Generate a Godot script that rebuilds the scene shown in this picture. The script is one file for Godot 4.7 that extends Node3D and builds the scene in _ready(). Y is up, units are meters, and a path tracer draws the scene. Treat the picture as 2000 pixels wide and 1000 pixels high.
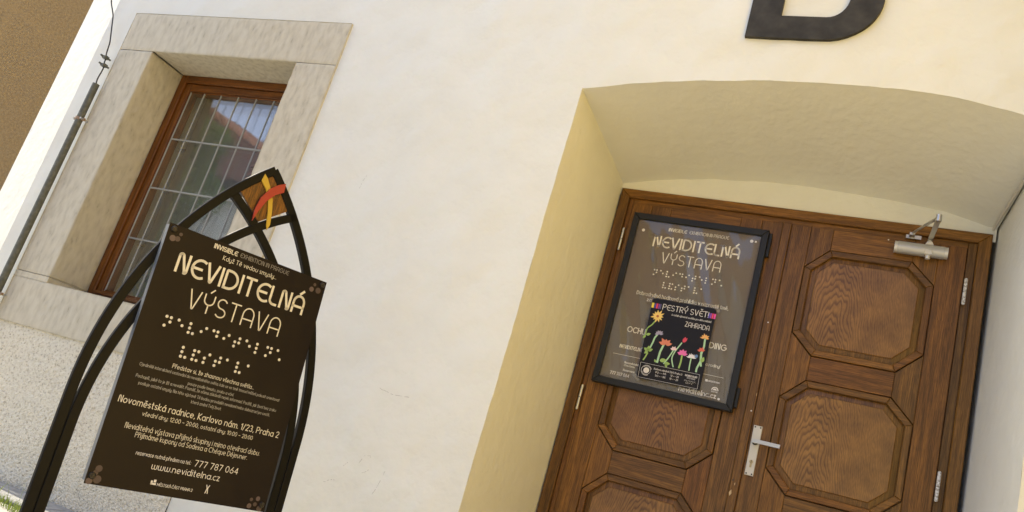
extends Node3D
# A courtyard corner: plastered wall with a stone framed window, an arched doorway with an oak double door, and a steel sign stand.
# Metres, y up. The wall's face is z = 0, the pavement at its foot is y = 0.

const DOOR_Z := -0.74
const GLASS_Z := -0.275
var rng := RandomNumberGenerator.new()
var mats := {}
var used := {}

# ---------------------------------------------------------------- mesh collecting
class G:
	var v := PackedVector3Array()
	var n := PackedVector3Array()
	var t := PackedVector2Array()
	var along := 1            # which of x (0) or y (1) the grain runs along
	var size := Vector2(0.3, 0.9)
	var shift := Vector2.ZERO
	func uv(p: Vector3, h: Vector3) -> Vector2:
		var a := h.abs()
		var q := Vector2(p.x, p.y)
		if a.x > a.y and a.x > a.z: q = Vector2(p.z, p.y)
		elif a.y > a.z: q = Vector2(p.x, p.z) if along == 0 else Vector2(p.x, p.z)
		if along == 0: q = Vector2(q.y, q.x)
		return q / size + shift
	func tri(a: Vector3, b: Vector3, c: Vector3, hint: Vector3) -> void:
		var f := (b - a).cross(c - a)
		if f.length_squared() < 1e-20: return
		f = f.normalized()
		if f.dot(hint) > 0.0:
			var s := b; b = c; c = s
		else: f = -f
		for p in [a, b, c]:
			v.append(p); n.append(f); t.append(uv(p, f))
	func quad(a: Vector3, b: Vector3, c: Vector3, d: Vector3, hint: Vector3) -> void:
		tri(a, b, c, hint); tri(a, c, d, hint)
	func smooth_tri(p: Array, m: Array, w: Array) -> void:
		var f: Vector3 = (p[1] - p[0]).cross(p[2] - p[0])
		var order := [0, 2, 1] if f.dot(m[0] + m[1] + m[2]) > 0.0 else [0, 1, 2]
		for k in order:
			v.append(p[k]); n.append(m[k]); t.append(w[k])
	func box(lo: Vector3, hi: Vector3) -> void:
		var m := (lo + hi) / 2.0
		for ax in 3:
			for s in [0, 1]:
				var o := Vector3.ZERO; o[ax] = -1.0 if s == 0 else 1.0
				var q := [Vector3(), Vector3(), Vector3(), Vector3()]
				var b := (ax + 1) % 3; var c := (ax + 2) % 3
				for k in 4:
					var e := Vector3()
					e[ax] = hi[ax] if s == 1 else lo[ax]
					e[b] = hi[b] if k in [1, 2] else lo[b]
					e[c] = hi[c] if k in [2, 3] else lo[c]
					q[k] = e
				quad(q[0], q[1], q[2], q[3], o)
	func inset(poly: PackedVector2Array, d: float) -> PackedVector2Array:
		var out := PackedVector2Array()
		var k := poly.size()
		var area := 0.0
		for i in k: area += poly[i].cross(poly[(i + 1) % k])
		var s := signf(area)
		for i in k:
			var a := (poly[i] - poly[(i + k - 1) % k]).normalized()
			var b := (poly[(i + 1) % k] - poly[i]).normalized()
			var na := Vector2(-a.y, a.x) * s
			var nb := Vector2(-b.y, b.x) * s
			var m := (na + nb).normalized()
			out.append(poly[i] + m * d / maxf(0.3, m.dot(na)))
		return out
	# convex polygon in x, y standing from z0 (back) to z1 (front) with chamfered front edges
	func prism(poly: PackedVector2Array, z0: float, z1: float, c := 0.002, back := false) -> void:
		var k := poly.size()
		var top := inset(poly, c) if c > 0.0 else poly
		var mid := Vector2.ZERO
		for p in poly: mid += p / k
		var zc := z1 - c
		for i in range(1, k - 1):
			tri(Vector3(top[0].x, top[0].y, z1), Vector3(top[i].x, top[i].y, z1), Vector3(top[i + 1].x, top[i + 1].y, z1), Vector3.BACK)
			if back: tri(Vector3(poly[0].x, poly[0].y, z0), Vector3(poly[i].x, poly[i].y, z0), Vector3(poly[i + 1].x, poly[i + 1].y, z0), Vector3.FORWARD)
		for i in k:
			var j := (i + 1) % k
			var o2 := (poly[i] + poly[j]) / 2.0 - mid
			var o := Vector3(o2.x, o2.y, 0)
			if c > 0.0: quad(Vector3(poly[i].x, poly[i].y, zc), Vector3(poly[j].x, poly[j].y, zc), Vector3(top[j].x, top[j].y, z1), Vector3(top[i].x, top[i].y, z1), o + Vector3.BACK * o.length())
			quad(Vector3(poly[i].x, poly[i].y, z0), Vector3(poly[j].x, poly[j].y, z0), Vector3(poly[j].x, poly[j].y, zc), Vector3(poly[i].x, poly[i].y, zc), o)
	func rect(x0: float, y0: float, x1: float, y1: float, z0: float, z1: float, c := 0.002, back := false) -> void:
		prism(PackedVector2Array([Vector2(x0, y0), Vector2(x1, y0), Vector2(x1, y1), Vector2(x0, y1)]), z0, z1, c, back)
	# round tube through points
	func tube(pts: PackedVector3Array, radii: Array, seg := 12, caps := true) -> void:
		var rings := []
		var nr := []
		var side := Vector3.ZERO
		for i in pts.size():
			var d := (pts[mini(i + 1, pts.size() - 1)] - pts[maxi(i - 1, 0)]).normalized()
			if side == Vector3.ZERO: side = d.cross(Vector3.RIGHT if absf(d.x) < 0.8 else Vector3.UP).normalized()
			side = (side - d * side.dot(d)).normalized()
			var up := d.cross(side)
			var r: float = radii[mini(i, radii.size() - 1)]
			var ring := []; var nn := []
			for k in seg:
				var a := TAU * k / seg
				var o := side * cos(a) + up * sin(a)
				ring.append(pts[i] + o * r); nn.append(o)
			rings.append(ring); nr.append(nn)
		for i in pts.size() - 1:
			for k in seg:
				var j := (k + 1) % seg
				var a := [rings[i][k], rings[i][j], rings[i + 1][j], rings[i + 1][k]]
				var m := [nr[i][k], nr[i][j], nr[i + 1][j], nr[i + 1][k]]
				var w := [Vector2(k, i), Vector2(k + 1, i), Vector2(k + 1, i + 1), Vector2(k, i + 1)]
				smooth_tri([a[0], a[1], a[2]], [m[0], m[1], m[2]], [w[0], w[1], w[2]])
				smooth_tri([a[0], a[2], a[3]], [m[0], m[2], m[3]], [w[0], w[2], w[3]])
		if caps:
			for e in [0, pts.size() - 1]:
				var o := (pts[0] - pts[1]) if e == 0 else (pts[e] - pts[e - 1])
				for k in seg: tri(pts[e], rings[e][k], rings[e][(k + 1) % seg], o)
	# rectangular bar swept along a line in the x, y plane
	func bar(pts: PackedVector2Array, w: float, z0: float, z1: float) -> void:
		var l := PackedVector2Array(); var r := PackedVector2Array()
		for i in pts.size():
			var d := (pts[mini(i + 1, pts.size() - 1)] - pts[maxi(i - 1, 0)]).normalized()
			var o := Vector2(-d.y, d.x) * w / 2.0
			l.append(pts[i] + o); r.append(pts[i] - o)
		var c := minf(0.0025, w * 0.1)
		for i in pts.size() - 1:
			var j := i + 1
			var o2 := l[i] - r[i]
			var o := Vector3(o2.x, o2.y, 0).normalized()
			var li := l[i].lerp(r[i], c / w); var lj := l[j].lerp(r[j], c / w)
			var ri := r[i].lerp(l[i], c / w); var rj := r[j].lerp(l[j], c / w)
			quad(V(li, z1), V(lj, z1), V(rj, z1), V(ri, z1), Vector3.BACK)
			quad(V(l[i], z0), V(l[j], z0), V(r[j], z0), V(r[i], z0), Vector3.FORWARD)
			quad(V(l[i], z0), V(l[j], z0), V(l[j], z1 - c), V(l[i], z1 - c), o)
			quad(V(r[i], z0), V(r[j], z0), V(r[j], z1 - c), V(r[i], z1 - c), -o)
			quad(V(l[i], z1 - c), V(l[j], z1 - c), V(lj, z1), V(li, z1), o + Vector3.BACK)
			quad(V(r[i], z1 - c), V(r[j], z1 - c), V(rj, z1), V(ri, z1), -o + Vector3.BACK)
		for e in [0, pts.size() - 1]:
			var d := (pts[0] - pts[1]) if e == 0 else (pts[e] - pts[e - 1])
			quad(V(l[e], z0), V(r[e], z0), V(r[e], z1), V(l[e], z1), Vector3(d.x, d.y, 0))
	static func V(p: Vector2, z: float) -> Vector3: return Vector3(p.x, p.y, z)
	func disc(c: Vector3, r: float, seg := 12, rise := 0.0) -> void:
		for k in seg:
			var a := TAU * k / seg; var b := TAU * (k + 1) / seg
			var p := c + Vector3(cos(a), sin(a), 0) * r; var q := c + Vector3(cos(b), sin(b), 0) * r
			tri(c + Vector3(0, 0, rise), p, q, Vector3.BACK)
	# sheet over a unit square, f(s, t) gives the point; smooth normals
	func sheet(nu: int, nv: int, f: Callable, hint: Vector3, tile := Vector2.ONE) -> void:
		var p := []
		for j in nv + 1:
			for i in nu + 1: p.append(f.call(float(i) / nu, float(j) / nv))
		var at := func(i: int, j: int) -> Vector3: return p[clampi(j, 0, nv) * (nu + 1) + clampi(i, 0, nu)]
		var m := []
		for j in nv + 1:
			for i in nu + 1:
				var q: Vector3 = (at.call(i + 1, j) - at.call(i - 1, j)).cross(at.call(i, j + 1) - at.call(i, j - 1)).normalized()
				m.append(q if q.dot(hint) > 0.0 else -q)
		for j in nv:
			for i in nu:
				var k := [j * (nu + 1) + i, j * (nu + 1) + i + 1, (j + 1) * (nu + 1) + i + 1, (j + 1) * (nu + 1) + i]
				var w := [Vector2(float(i) / nu, float(j) / nv) * tile, Vector2(float(i + 1) / nu, float(j) / nv) * tile, Vector2(float(i + 1) / nu, float(j + 1) / nv) * tile, Vector2(float(i) / nu, float(j + 1) / nv) * tile]
				smooth_tri([p[k[0]], p[k[1]], p[k[2]]], [m[k[0]], m[k[1]], m[k[2]]], [w[0], w[1], w[2]])
				smooth_tri([p[k[0]], p[k[2]], p[k[3]]], [m[k[0]], m[k[2]], m[k[3]]], [w[0], w[2], w[3]])
	func mesh(origin := Vector3.ZERO) -> ArrayMesh:
		var p := v.duplicate()
		if origin != Vector3.ZERO:
			for i in p.size(): p[i] -= origin
		var a := []
		a.resize(Mesh.ARRAY_MAX)
		a[Mesh.ARRAY_VERTEX] = p; a[Mesh.ARRAY_NORMAL] = n; a[Mesh.ARRAY_TEX_UV] = t
		var am := ArrayMesh.new()
		am.add_surface_from_arrays(Mesh.PRIMITIVE_TRIANGLES, a)
		return am

# ---------------------------------------------------------------- things and parts
func numbered(called: String) -> String:
	used[called] = used.get(called, -1) + 1
	return called if used[called] == 0 else "%s_%03d" % [called, used[called]]
func thing(called: String, label: String, category: String, at := Vector3.ZERO, group := "") -> Node3D:
	var o := Node3D.new()
	o.name = numbered(called); o.position = at
	o.set_meta("label", label); o.set_meta("category", category)
	if group: o.set_meta("group", group)
	add_child(o)
	return o
# parts built in world coordinates are moved to their thing's own origin
func part(called: String, g: G, m: Material, under: Node3D, local := false) -> MeshInstance3D:
	var o := MeshInstance3D.new()
	o.name = called
	var origin := Vector3.ZERO
	if not local:
		var p: Node = under
		while p is Node3D and p != self:
			origin += p.position; p = p.get_parent()
	o.mesh = g.mesh(origin)
	o.material_override = m
	under.add_child(o, true)
	return o
func branch(called: String, under: Node3D) -> Node3D:
	var o := Node3D.new()
	o.name = called
	under.add_child(o, true)
	return o
func structure(called: String, g: G, m: Material, kind := "structure") -> MeshInstance3D:
	var o := MeshInstance3D.new()
	o.name = numbered(called); o.mesh = g.mesh(); o.material_override = m
	o.set_meta("kind", kind)
	add_child(o)
	return o

# ---------------------------------------------------------------- materials
func lin(r: float, g: float, b: float) -> Color: return Color(r, g, b).linear_to_srgb()
func plain(c: Color, rough := 0.7, metal := 0.0, spec := 0.5) -> StandardMaterial3D:
	var m := StandardMaterial3D.new()
	m.albedo_color = c; m.roughness = rough; m.metallic = metal; m.metallic_specular = spec
	return m
func noise(kind: int, freq: float, octaves: int, seed_: int) -> FastNoiseLite:
	var f := FastNoiseLite.new()
	f.noise_type = kind; f.frequency = freq; f.fractal_octaves = octaves; f.seed = seed_
	f.fractal_type = FastNoiseLite.FRACTAL_FBM if octaves > 1 else FastNoiseLite.FRACTAL_NONE
	return f
func ntex(f: FastNoiseLite, px := 512, ramp: Gradient = null) -> NoiseTexture2D:
	var t := NoiseTexture2D.new()
	t.width = px; t.height = px; t.seamless = true; t.noise = f
	if ramp: t.color_ramp = ramp
	return t
func ramp(stops: Array) -> Gradient:
	var g := Gradient.new()
	g.offsets = PackedFloat32Array(stops.map(func(s): return s[0]))
	g.colors = PackedColorArray(stops.map(func(s): return s[1]))
	return g
func tri(m: StandardMaterial3D, per_metre: float) -> StandardMaterial3D:
	m.uv1_triplanar = true; m.uv1_world_triplanar = true
	m.uv1_scale = Vector3.ONE * per_metre
	return m
func mottled(f: FastNoiseLite, stops: Array, per_metre: float, rough: float, bump: FastNoiseLite, depth_cm: float, px := 512) -> StandardMaterial3D:
	var m := plain(Color.WHITE, rough)
	m.albedo_texture = ntex(f, px, ramp(stops))
	if bump:
		m.heightmap_enabled = true
		m.heightmap_texture = ntex(bump, px)
		m.heightmap_scale = depth_cm
	return tri(m, per_metre)

func bytes_of(f: FastNoiseLite, w: int, h: int, to_h: int) -> PackedByteArray:
	var im := f.get_seamless_image(w, h)
	im.convert(Image.FORMAT_L8)
	im.resize(w, to_h, Image.INTERPOLATE_CUBIC)
	return im.get_data()
# long grain: noise stretched along the board
func grain_image(seed_: int, dark: Color, light: Color) -> Image:
	var n_ := 512
	var broad := bytes_of(noise(FastNoiseLite.TYPE_SIMPLEX, 0.016, 3, seed_), n_, 90, n_)
	var fine := bytes_of(noise(FastNoiseLite.TYPE_SIMPLEX, 0.14, 3, seed_ + 1), n_, 22, n_)
	var pore := bytes_of(noise(FastNoiseLite.TYPE_SIMPLEX, 0.30, 1, seed_ + 2), n_, 40, n_)
	var out := PackedByteArray()
	out.resize(n_ * n_ * 3)
	for i in n_ * n_:
		var k := 0.5 + 0.55 * (broad[i] / 255.0 - 0.5) + 0.75 * (fine[i] / 255.0 - 0.5)
		if pore[i] > 150: k -= 0.5 * (pore[i] - 150) / 80.0
		k = clampf(k, 0.0, 1.0)
		out[i * 3] = int(255 * lerpf(dark.r, light.r, k)); out[i * 3 + 1] = int(255 * lerpf(dark.g, light.g, k)); out[i * 3 + 2] = int(255 * lerpf(dark.b, light.b, k))
	return Image.create_from_data(n_, n_, false, Image.FORMAT_RGB8, out)
# plain-sawn figure: growth rings cut at a slant, nested arches with saw-tooth edges
func figure_image(seed_: int, centre: float, dark: Color, light: Color) -> Image:
	var n_ := 640
	var f := noise(FastNoiseLite.TYPE_SIMPLEX, 0.0045, 2, seed_)
	var z := noise(FastNoiseLite.TYPE_SIMPLEX, 0.035, 1, seed_ + 3)
	var fine := bytes_of(noise(FastNoiseLite.TYPE_SIMPLEX, 0.22, 2, seed_ + 1), n_, 70, n_)
	var broad := bytes_of(noise(FastNoiseLite.TYPE_SIMPLEX, 0.006, 3, seed_ + 2), n_, n_, n_)
	var out := PackedByteArray()
	out.resize(n_ * n_ * 3)
	for y in n_:
		var w := float(y) / n_
		for x in n_:
			var i := y * n_ + x
			var u := float(x) / n_ - centre + 0.05 * (w - 0.5)
			var e := sqrt(u * u * 2.6 + pow(0.10 + w, 2) * 0.11 + 0.001)
			var q := e * 44.0 + f.get_noise_2d(x, y * 0.6) * 1.3 + z.get_noise_2d(x * 0.9, y * 0.12) * 0.34
			q -= floorf(q)
			var line := smoothstep(0.0, 0.5, q) * (1.0 - smoothstep(0.80, 1.0, q))
			var strength := clampf(1.1 - absf(u) * 1.6, 0.12, 1.0)
			var k := 0.42 + (line - 0.6) * 0.40 * strength + 0.32 * (fine[i] / 255.0 - 0.5) + 0.3 * (broad[i] / 255.0 - 0.5)
			k = clampf(k, 0.0, 1.0)
			out[i * 3] = int(255 * lerpf(dark.r, light.r, k)); out[i * 3 + 1] = int(255 * lerpf(dark.g, light.g, k)); out[i * 3 + 2] = int(255 * lerpf(dark.b, light.b, k))
	return Image.create_from_data(n_, n_, false, Image.FORMAT_RGB8, out)
func from_image(im: Image, rough: float, tint := Color.WHITE) -> StandardMaterial3D:
	var m := plain(tint, rough)
	m.albedo_texture = ImageTexture.create_from_image(im)
	var h := im.duplicate()
	h.convert(Image.FORMAT_L8)
	m.heightmap_enabled = true
	m.heightmap_texture = ImageTexture.create_from_image(h)
	m.heightmap_scale = 0.05
	return m
func tinted(m: StandardMaterial3D, c: Color, rough := -1.0) -> StandardMaterial3D:
	var d: StandardMaterial3D = m.duplicate()
	d.albedo_color = c
	if rough >= 0.0: d.roughness = rough
	return d

func make_materials() -> void:
	var S := FastNoiseLite.TYPE_SIMPLEX
	# plaster: lime paint, brushed and patched
	mats.plaster = mottled(noise(S, 0.006, 5, 11), [[0.0, lin(.738, .73, .632)], [0.45, lin(.756, .75, .652)], [0.6, lin(.76, .755, .658)], [1.0, lin(.775, .77, .675)]], 0.35, 0.9, noise(S, 0.022, 6, 12), 0.26, 1024)
	mats.reveal = mottled(noise(S, 0.008, 4, 15), [[0.0, lin(.74, .73, .632)], [0.5, lin(.755, .748, .65)], [1.0, lin(.772, .765, .668)]], 0.5, 0.9, noise(S, 0.022, 6, 16), 0.24, 1024)
	mats.rough = mottled(noise(S, 0.034, 6, 21), [[0.0, lin(.26, .22, .15)], [0.18, lin(.48, .43, .32)], [0.28, lin(.70, .65, .51)], [0.5, lin(.77, .725, .585)], [1.0, lin(.82, .785, .65)]], 1.0, 0.95, noise(S, 0.07, 5, 22), 0.5, 1024)
	mats.stone = mottled(noise(S, 0.012, 8, 31), [[0.0, lin(.36, .325, .24)], [0.18, lin(.51, .47, .355)], [0.5, lin(.575, .53, .405)], [1.0, lin(.63, .59, .46)]], 0.8, 0.95, noise(S, 0.13, 4, 32), 0.13, 1024)
	mats.stone.uv1_scale = Vector3(1.5, 0.55, 1.5)
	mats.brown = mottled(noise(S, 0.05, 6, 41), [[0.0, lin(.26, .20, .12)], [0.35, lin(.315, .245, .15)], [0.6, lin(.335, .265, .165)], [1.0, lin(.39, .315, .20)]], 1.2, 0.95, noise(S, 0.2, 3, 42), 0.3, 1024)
	mats.paving = mottled(noise(S, 0.03, 4, 51), [[0.0, lin(.20, .205, .20)], [0.5, lin(.28, .285, .28)], [1.0, lin(.36, .365, .36)]], 0.7, 0.85, noise(S, 0.1, 3, 52), 0.3)
	mats.yard = mottled(noise(S, 0.02, 4, 53), [[0.0, lin(.34, .32, .27)], [0.5, lin(.42, .40, .345)], [1.0, lin(.50, .48, .42)]], 0.3, 0.9, noise(S, 0.1, 3, 54), 0.6)
	mats.ochre = mottled(noise(S, 0.01, 4, 61), [[0.0, lin(.68, .49, .11)], [1.0, lin(.74, .55, .14)]], 0.3, 0.9, null, 0.0)
	# oak
	var oak := from_image(grain_image(101, Color8(74, 49, 16), Color8(148, 105, 48)), 0.36)
	oak.metallic_specular = 0.42
	oak.heightmap_scale = 0.04
	mats.oak = oak
	mats.boards = [oak, tinted(oak, Color(1.1, 1.08, 1.02), 0.38), tinted(oak, Color(0.92, 0.92, 0.9), 0.4), tinted(oak, Color(1.04, 0.98, 0.9), 0.4)]
	mats.panel = [from_image(figure_image(111, 0.36, Color8(84, 55, 19), Color8(178, 131, 65)), 0.36), from_image(figure_image(131, 0.58, Color8(78, 49, 16), Color8(168, 119, 56)), 0.36)]
	for pm in mats.panel:
		pm.heightmap_scale = 0.015
		pm.metallic_specular = 0.5
		pm.roughness = 0.32
	mats.window_wood = tinted(oak, Color(1.0, 0.86, 0.64), 0.4)
	mats.plaque = from_image(grain_image(141, Color8(52, 30, 8), Color8(168, 108, 34)), 0.45)
	mats.hole = plain(lin(.04, .035, .03), 0.9)
	# metals
	mats.steel_paint = plain(lin(.007, .0066, .006), 0.42, 0.0, 0.26)
	mats.frame_black = plain(lin(.016, .016, .014), 0.4, 0.0, 0.4)
	mats.silver = plain(lin(.55, .55, .53), 0.34, 0.85)
	mats.silver_paint = plain(lin(.52, .52, .50), 0.32, 0.35)
	mats.cast_pale = plain(lin(.66, .65, .62), 0.4, 0.4)
	mats.plate = plain(lin(.60, .57, .49), 0.4, 0.35)
	mats.dark_metal = plain(lin(.05, .045, .04), 0.5, 0.6)
	mats.brass = plain(lin(.45, .36, .2), 0.35, 0.9)
	var hp := mottled(noise(S, 0.05, 3, 71), [[0.0, lin(.25, .2, .13)], [0.42, lin(.5, .45, .36)], [0.55, lin(.74, .72, .66)], [1.0, lin(.8, .78, .72)]], 6.0, 0.6, null, 0.0, 256)
	mats.hinge_painted = hp
	mats.zinc = mottled(noise(S, 0.04, 4, 75), [[0.0, lin(.075, .078, .06)], [0.6, lin(.11, .115, .09)], [1.0, lin(.17, .17, .145)]], 2.0, 0.6, null, 0.0, 256)
	mats.rust = mottled(noise(S, 0.06, 3, 77), [[0.0, lin(.14, .07, .03)], [0.5, lin(.3, .2, .12)], [1.0, lin(.45, .42, .38)]], 8.0, 0.6, null, 0.0, 256)
	mats.alu_edge = plain(lin(.28, .30, .31), 0.4, 0.5)
	mats.scuff = plain(lin(.42, .40, .34), 0.9)
	mats.bare_wood = plain(lin(.55, .40, .22), 0.8)
	mats.lead = plain(lin(.33, .33, .29), 0.5, 0.2)
	mats.letter = mottled(noise(S, 0.02, 4, 79), [[0.0, lin(.030, .028, .022)], [1.0, lin(.062, .057, .046)]], 1.5, 0.6, noise(S, 0.08, 2, 80), 0.05, 256)
	mats.letter.metallic_specular = 0.3
	# prints
	mats.print_brown = tri(plain(lin(.0135, .0095, .0092), 0.34, 0.0, 0.27), 1.0)
	mats.print_brown.uv1_world_triplanar = false
	mats.print_brown.heightmap_enabled = true
	mats.print_brown.heightmap_texture = ntex(noise(S, 0.006, 2, 83), 512)
	mats.print_brown.heightmap_scale = 0.35
	mats.print_brown2 = plain(lin(.125, .102, .062), 0.6)
	mats.print_black = plain(lin(.012, .010, .009), 0.4, 0.0, 0.35)
	mats.ink_cream = plain(lin(.70, .655, .53), 0.55)
	mats.ink_title = plain(lin(.82, .78, .64), 0.55)
	mats.ink_white = plain(lin(.74, .71, .66), 0.55)
	mats.ink_grey = plain(lin(.26, .24, .215), 0.55)
	mats.ink_mauve = plain(lin(.07, .046, .044), 0.5)
	mats.ink_mauve2 = plain(lin(.11, .075, .072), 0.5)
	mats.ink_soft = plain(lin(.44, .42, .375), 0.55)
	mats.cover = plain(Color(1, 1, 1, 0.02), 0.06, 0.0, 0.5)
	mats.cover.transparency = BaseMaterial3D.TRANSPARENCY_ALPHA
	mats.pane = plain(Color(0.2, 0.22, 0.22, 0.02), 0.008, 0.0, 0.5)
	mats.pane.transparency = BaseMaterial3D.TRANSPARENCY_ALPHA
	mats.curtain = plain(lin(.20, .21, .18), 0.9)

# ---------------------------------------------------------------- lettering: round monoline strokes, capital height 1, small letters 0.66
const GLYPHS := {
	"A": [.66, "0,0 0,.6 @.33,.6,.33,.4,180,0 .66,0;0,.36 .66,.36"], "B": [.56, "0,0 0,1 .28,1 @.28,.76,.24,.24,90,-90 0,.52;.28,.52 @.3,.26,.26,.26,90,-90 0,0"],
	"C": [.78, "@.45,.5,.45,.5,50,310"], "D": [.7, "0,0 0,1 .22,1 @.22,.5,.48,.5,90,-90 0,0"], "E": [.58, "@.44,.5,.44,.5,62,298;.02,.5 .52,.5"],
	"F": [.48, "0,0 0,1 .48,1;0,.52 .42,.52"], "G": [.86, "@.45,.5,.45,.5,50,360 .5,.5"], "H": [.6, "0,0 0,1;.6,0 .6,1;0,.52 .6,.52"], "I": [0.0, "0,0 0,1"],
	"J": [.4, ".4,1 .4,.22 @.2,.22,.2,.22,0,-170"], "K": [.54, "0,0 0,1;.5,1 .03,.46 .54,0"], "L": [.42, "0,1 0,.26 @.26,.26,.26,.26,180,270 .42,0"], "M": [.78, "0,0 0,1 .39,.25 .78,1 .78,0"],
	"N": [.56, "0,0 0,.9 @.1,.9,.1,.1,180,30 .46,.06 @.48,.12,.08,.12,230,360 .56,1"], "O": [.92, "@.46,.5,.46,.5,0,360"], "P": [.56, "0,0 0,1 .28,1 @.28,.73,.28,.27,90,-90 0,.46"],
	"Q": [.92, "@.46,.5,.46,.5,0,360;.6,.22 .9,-.06"], "R": [.58, "0,0 0,1 .28,1 @.28,.73,.28,.27,90,-90 0,.46;.26,.46 .58,0"], "S": [.54, "@.27,.74,.26,.26,35,270 @.27,.24,.28,.24,90,-145"],
	"T": [.56, ".28,0 .28,1;0,1 .56,1"], "U": [.6, "0,1 0,.3 @.3,.3,.3,.3,180,360 .6,1"], "V": [.6, "0,1 .26,.06 @.3,.08,.05,.08,215,325 .6,1"], "W": [.9, "0,1 .22,0 .45,.8 .68,0 .9,1"],
	"X": [.56, "0,0 .56,1;0,1 .56,0"], "Y": [.56, "0,1 0,.72 @.28,.72,.28,.27,180,360 .56,1;.28,.45 .28,0"], "Z": [.54, "0,1 .52,1 0,0 .54,0"],
	"a": [.58, "@.29,.33,.29,.33,0,360;.58,.66 .58,0"], "b": [.58, "0,1 0,0;@.29,.33,.29,.33,0,360"], "c": [.46, "@.29,.33,.29,.33,55,305"], "d": [.58, "@.29,.33,.29,.33,0,360;.58,1 .58,0"],
	"e": [.56, "0,.33 .56,.33 @.28,.33,.28,.33,0,305"], "f": [.32, ".1,0 .1,.8 @.28,.8,.18,.2,180,70;0,.62 .3,.62"], "g": [.58, "@.29,.33,.29,.33,0,360;.58,.66 .58,-.05 @.29,-.05,.29,.24,0,-150"],
	"h": [.52, "0,1 0,0;0,.38 @.26,.38,.26,.28,180,0 .52,0"], "i": [0.0, "0,.66 0,0;0,.88 0,.9"], "ı": [0.0, "0,.66 0,0"], "j": [.12, ".12,.66 .12,-.1 @-.04,-.1,.16,.16,0,-110;.12,.88 .12,.9"],
	"k": [.44, "0,1 0,0;.4,.66 .03,.3 .44,0"], "l": [0.0, "0,1 0,0"], "m": [.84, "0,.66 0,0;0,.42 @.21,.42,.21,.24,180,0 .42,0;.42,.42 @.63,.42,.21,.24,180,0 .84,0"], "n": [.52, "0,.66 0,0;0,.38 @.26,.38,.26,.28,180,0 .52,0"],
	"o": [.58, "@.29,.33,.29,.33,0,360"], "p": [.58, "0,.66 0,-.28;@.29,.33,.29,.33,0,360"], "q": [.58, "@.29,.33,.29,.33,0,360;.58,.66 .58,-.28"], "r": [.32, "0,.66 0,0;0,.4 @.24,.4,.24,.26,180,65"],
	"s": [.36, "@.18,.49,.17,.17,40,270 @.18,.16,.18,.16,90,-140"], "t": [.32, ".12,.94 .12,.14 @.26,.14,.14,.14,180,280;0,.64 .3,.64"], "u": [.52, "0,.66 0,.28 @.26,.28,.26,.28,180,360 .52,.66"],
	"v": [.46, "0,.66 .23,0 .46,.66"], "w": [.8, "0,.66 0,.2 @.2,.2,.2,.2,180,360 .4,.66;.4,.2 @.6,.2,.2,.2,180,360 .8,.66"], "x": [.42, "0,0 .42,.66;0,.66 .42,0"], "y": [.5, "0,.66 0,.28 @.25,.28,.25,.28,180,360;.5,.66 .5,-.05 @.25,-.05,.25,.22,0,-140"],
	"z": [.42, "0,.66 .4,.66 0,0 .42,0"], "0": [.54, "@.27,.5,.27,.5,0,360"], "1": [.2, "0,.8 .2,1 .2,0"], "2": [.52, "@.26,.74,.26,.26,165,-42 0,0 .52,0"], "3": [.5, "@.24,.75,.22,.25,150,-90 @.24,.25,.26,.25,90,-150"],
	"4": [.54, ".4,0 .4,1 0,.28 .54,.28"], "5": [.5, ".46,1 .08,1 .04,.56 @.24,.3,.26,.3,120,-140"], "6": [.54, ".42,1 .06,.42 @.27,.28,.27,.28,150,510"], "7": [.5, "0,1 .5,1 .16,0"],
	"8": [.5, "@.25,.75,.22,.25,0,360;@.25,.25,.25,.25,0,360"], "9": [.54, ".12,0 .48,.58 @.27,.72,.27,.28,-30,330"], ".": [0.0, "0,.02 0,.05"], ",": [.06, ".06,.06 0,-.12"], ":": [0.0, "0,.04 0,.07;0,.54 0,.57"], "–": [.44, "0,.4 .44,.4"],
	"/": [.34, "0,-.06 .34,1.02"], "!": [0.0, "0,1 0,.3;0,.02 0,.05"], "|": [0.0, "0,-.1 0,1"],
}
const MARKED := {"á": "a'", "é": "e'", "í": "ı'", "ý": "y'", "ú": "u'", "ů": "uo", "ě": "ev", "š": "sv", "č": "cv", "ř": "rv", "ž": "zv", "ň": "nv", "Á": "A'", "Ý": "Y'", "Í": "I'", "Ě": "Ev", "Č": "Cv", "Š": "Sv", "É": "E'"}
var parsed := {}
func strokes_of(spec: String, arcs: int) -> Array:
	var key := spec + str(arcs)
	if parsed.has(key): return parsed[key]
	var out := []
	for s in spec.split(";"):
		var line := PackedVector2Array()
		for tok in s.split(" "):
			if tok.begins_with("@"):
				var p := tok.substr(1).split_floats(",")
				var steps := maxi(3, int(absf(p[5] - p[4]) / 360.0 * arcs))
				for k in steps + 1:
					var a := deg_to_rad(lerpf(p[4], p[5], float(k) / steps))
					line.append(Vector2(p[0] + p[2] * cos(a), p[1] + p[3] * sin(a)))
			else:
				var p := tok.split_floats(",")
				line.append(Vector2(p[0], p[1]))
		out.append(line)
	parsed[key] = out
	return out
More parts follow.
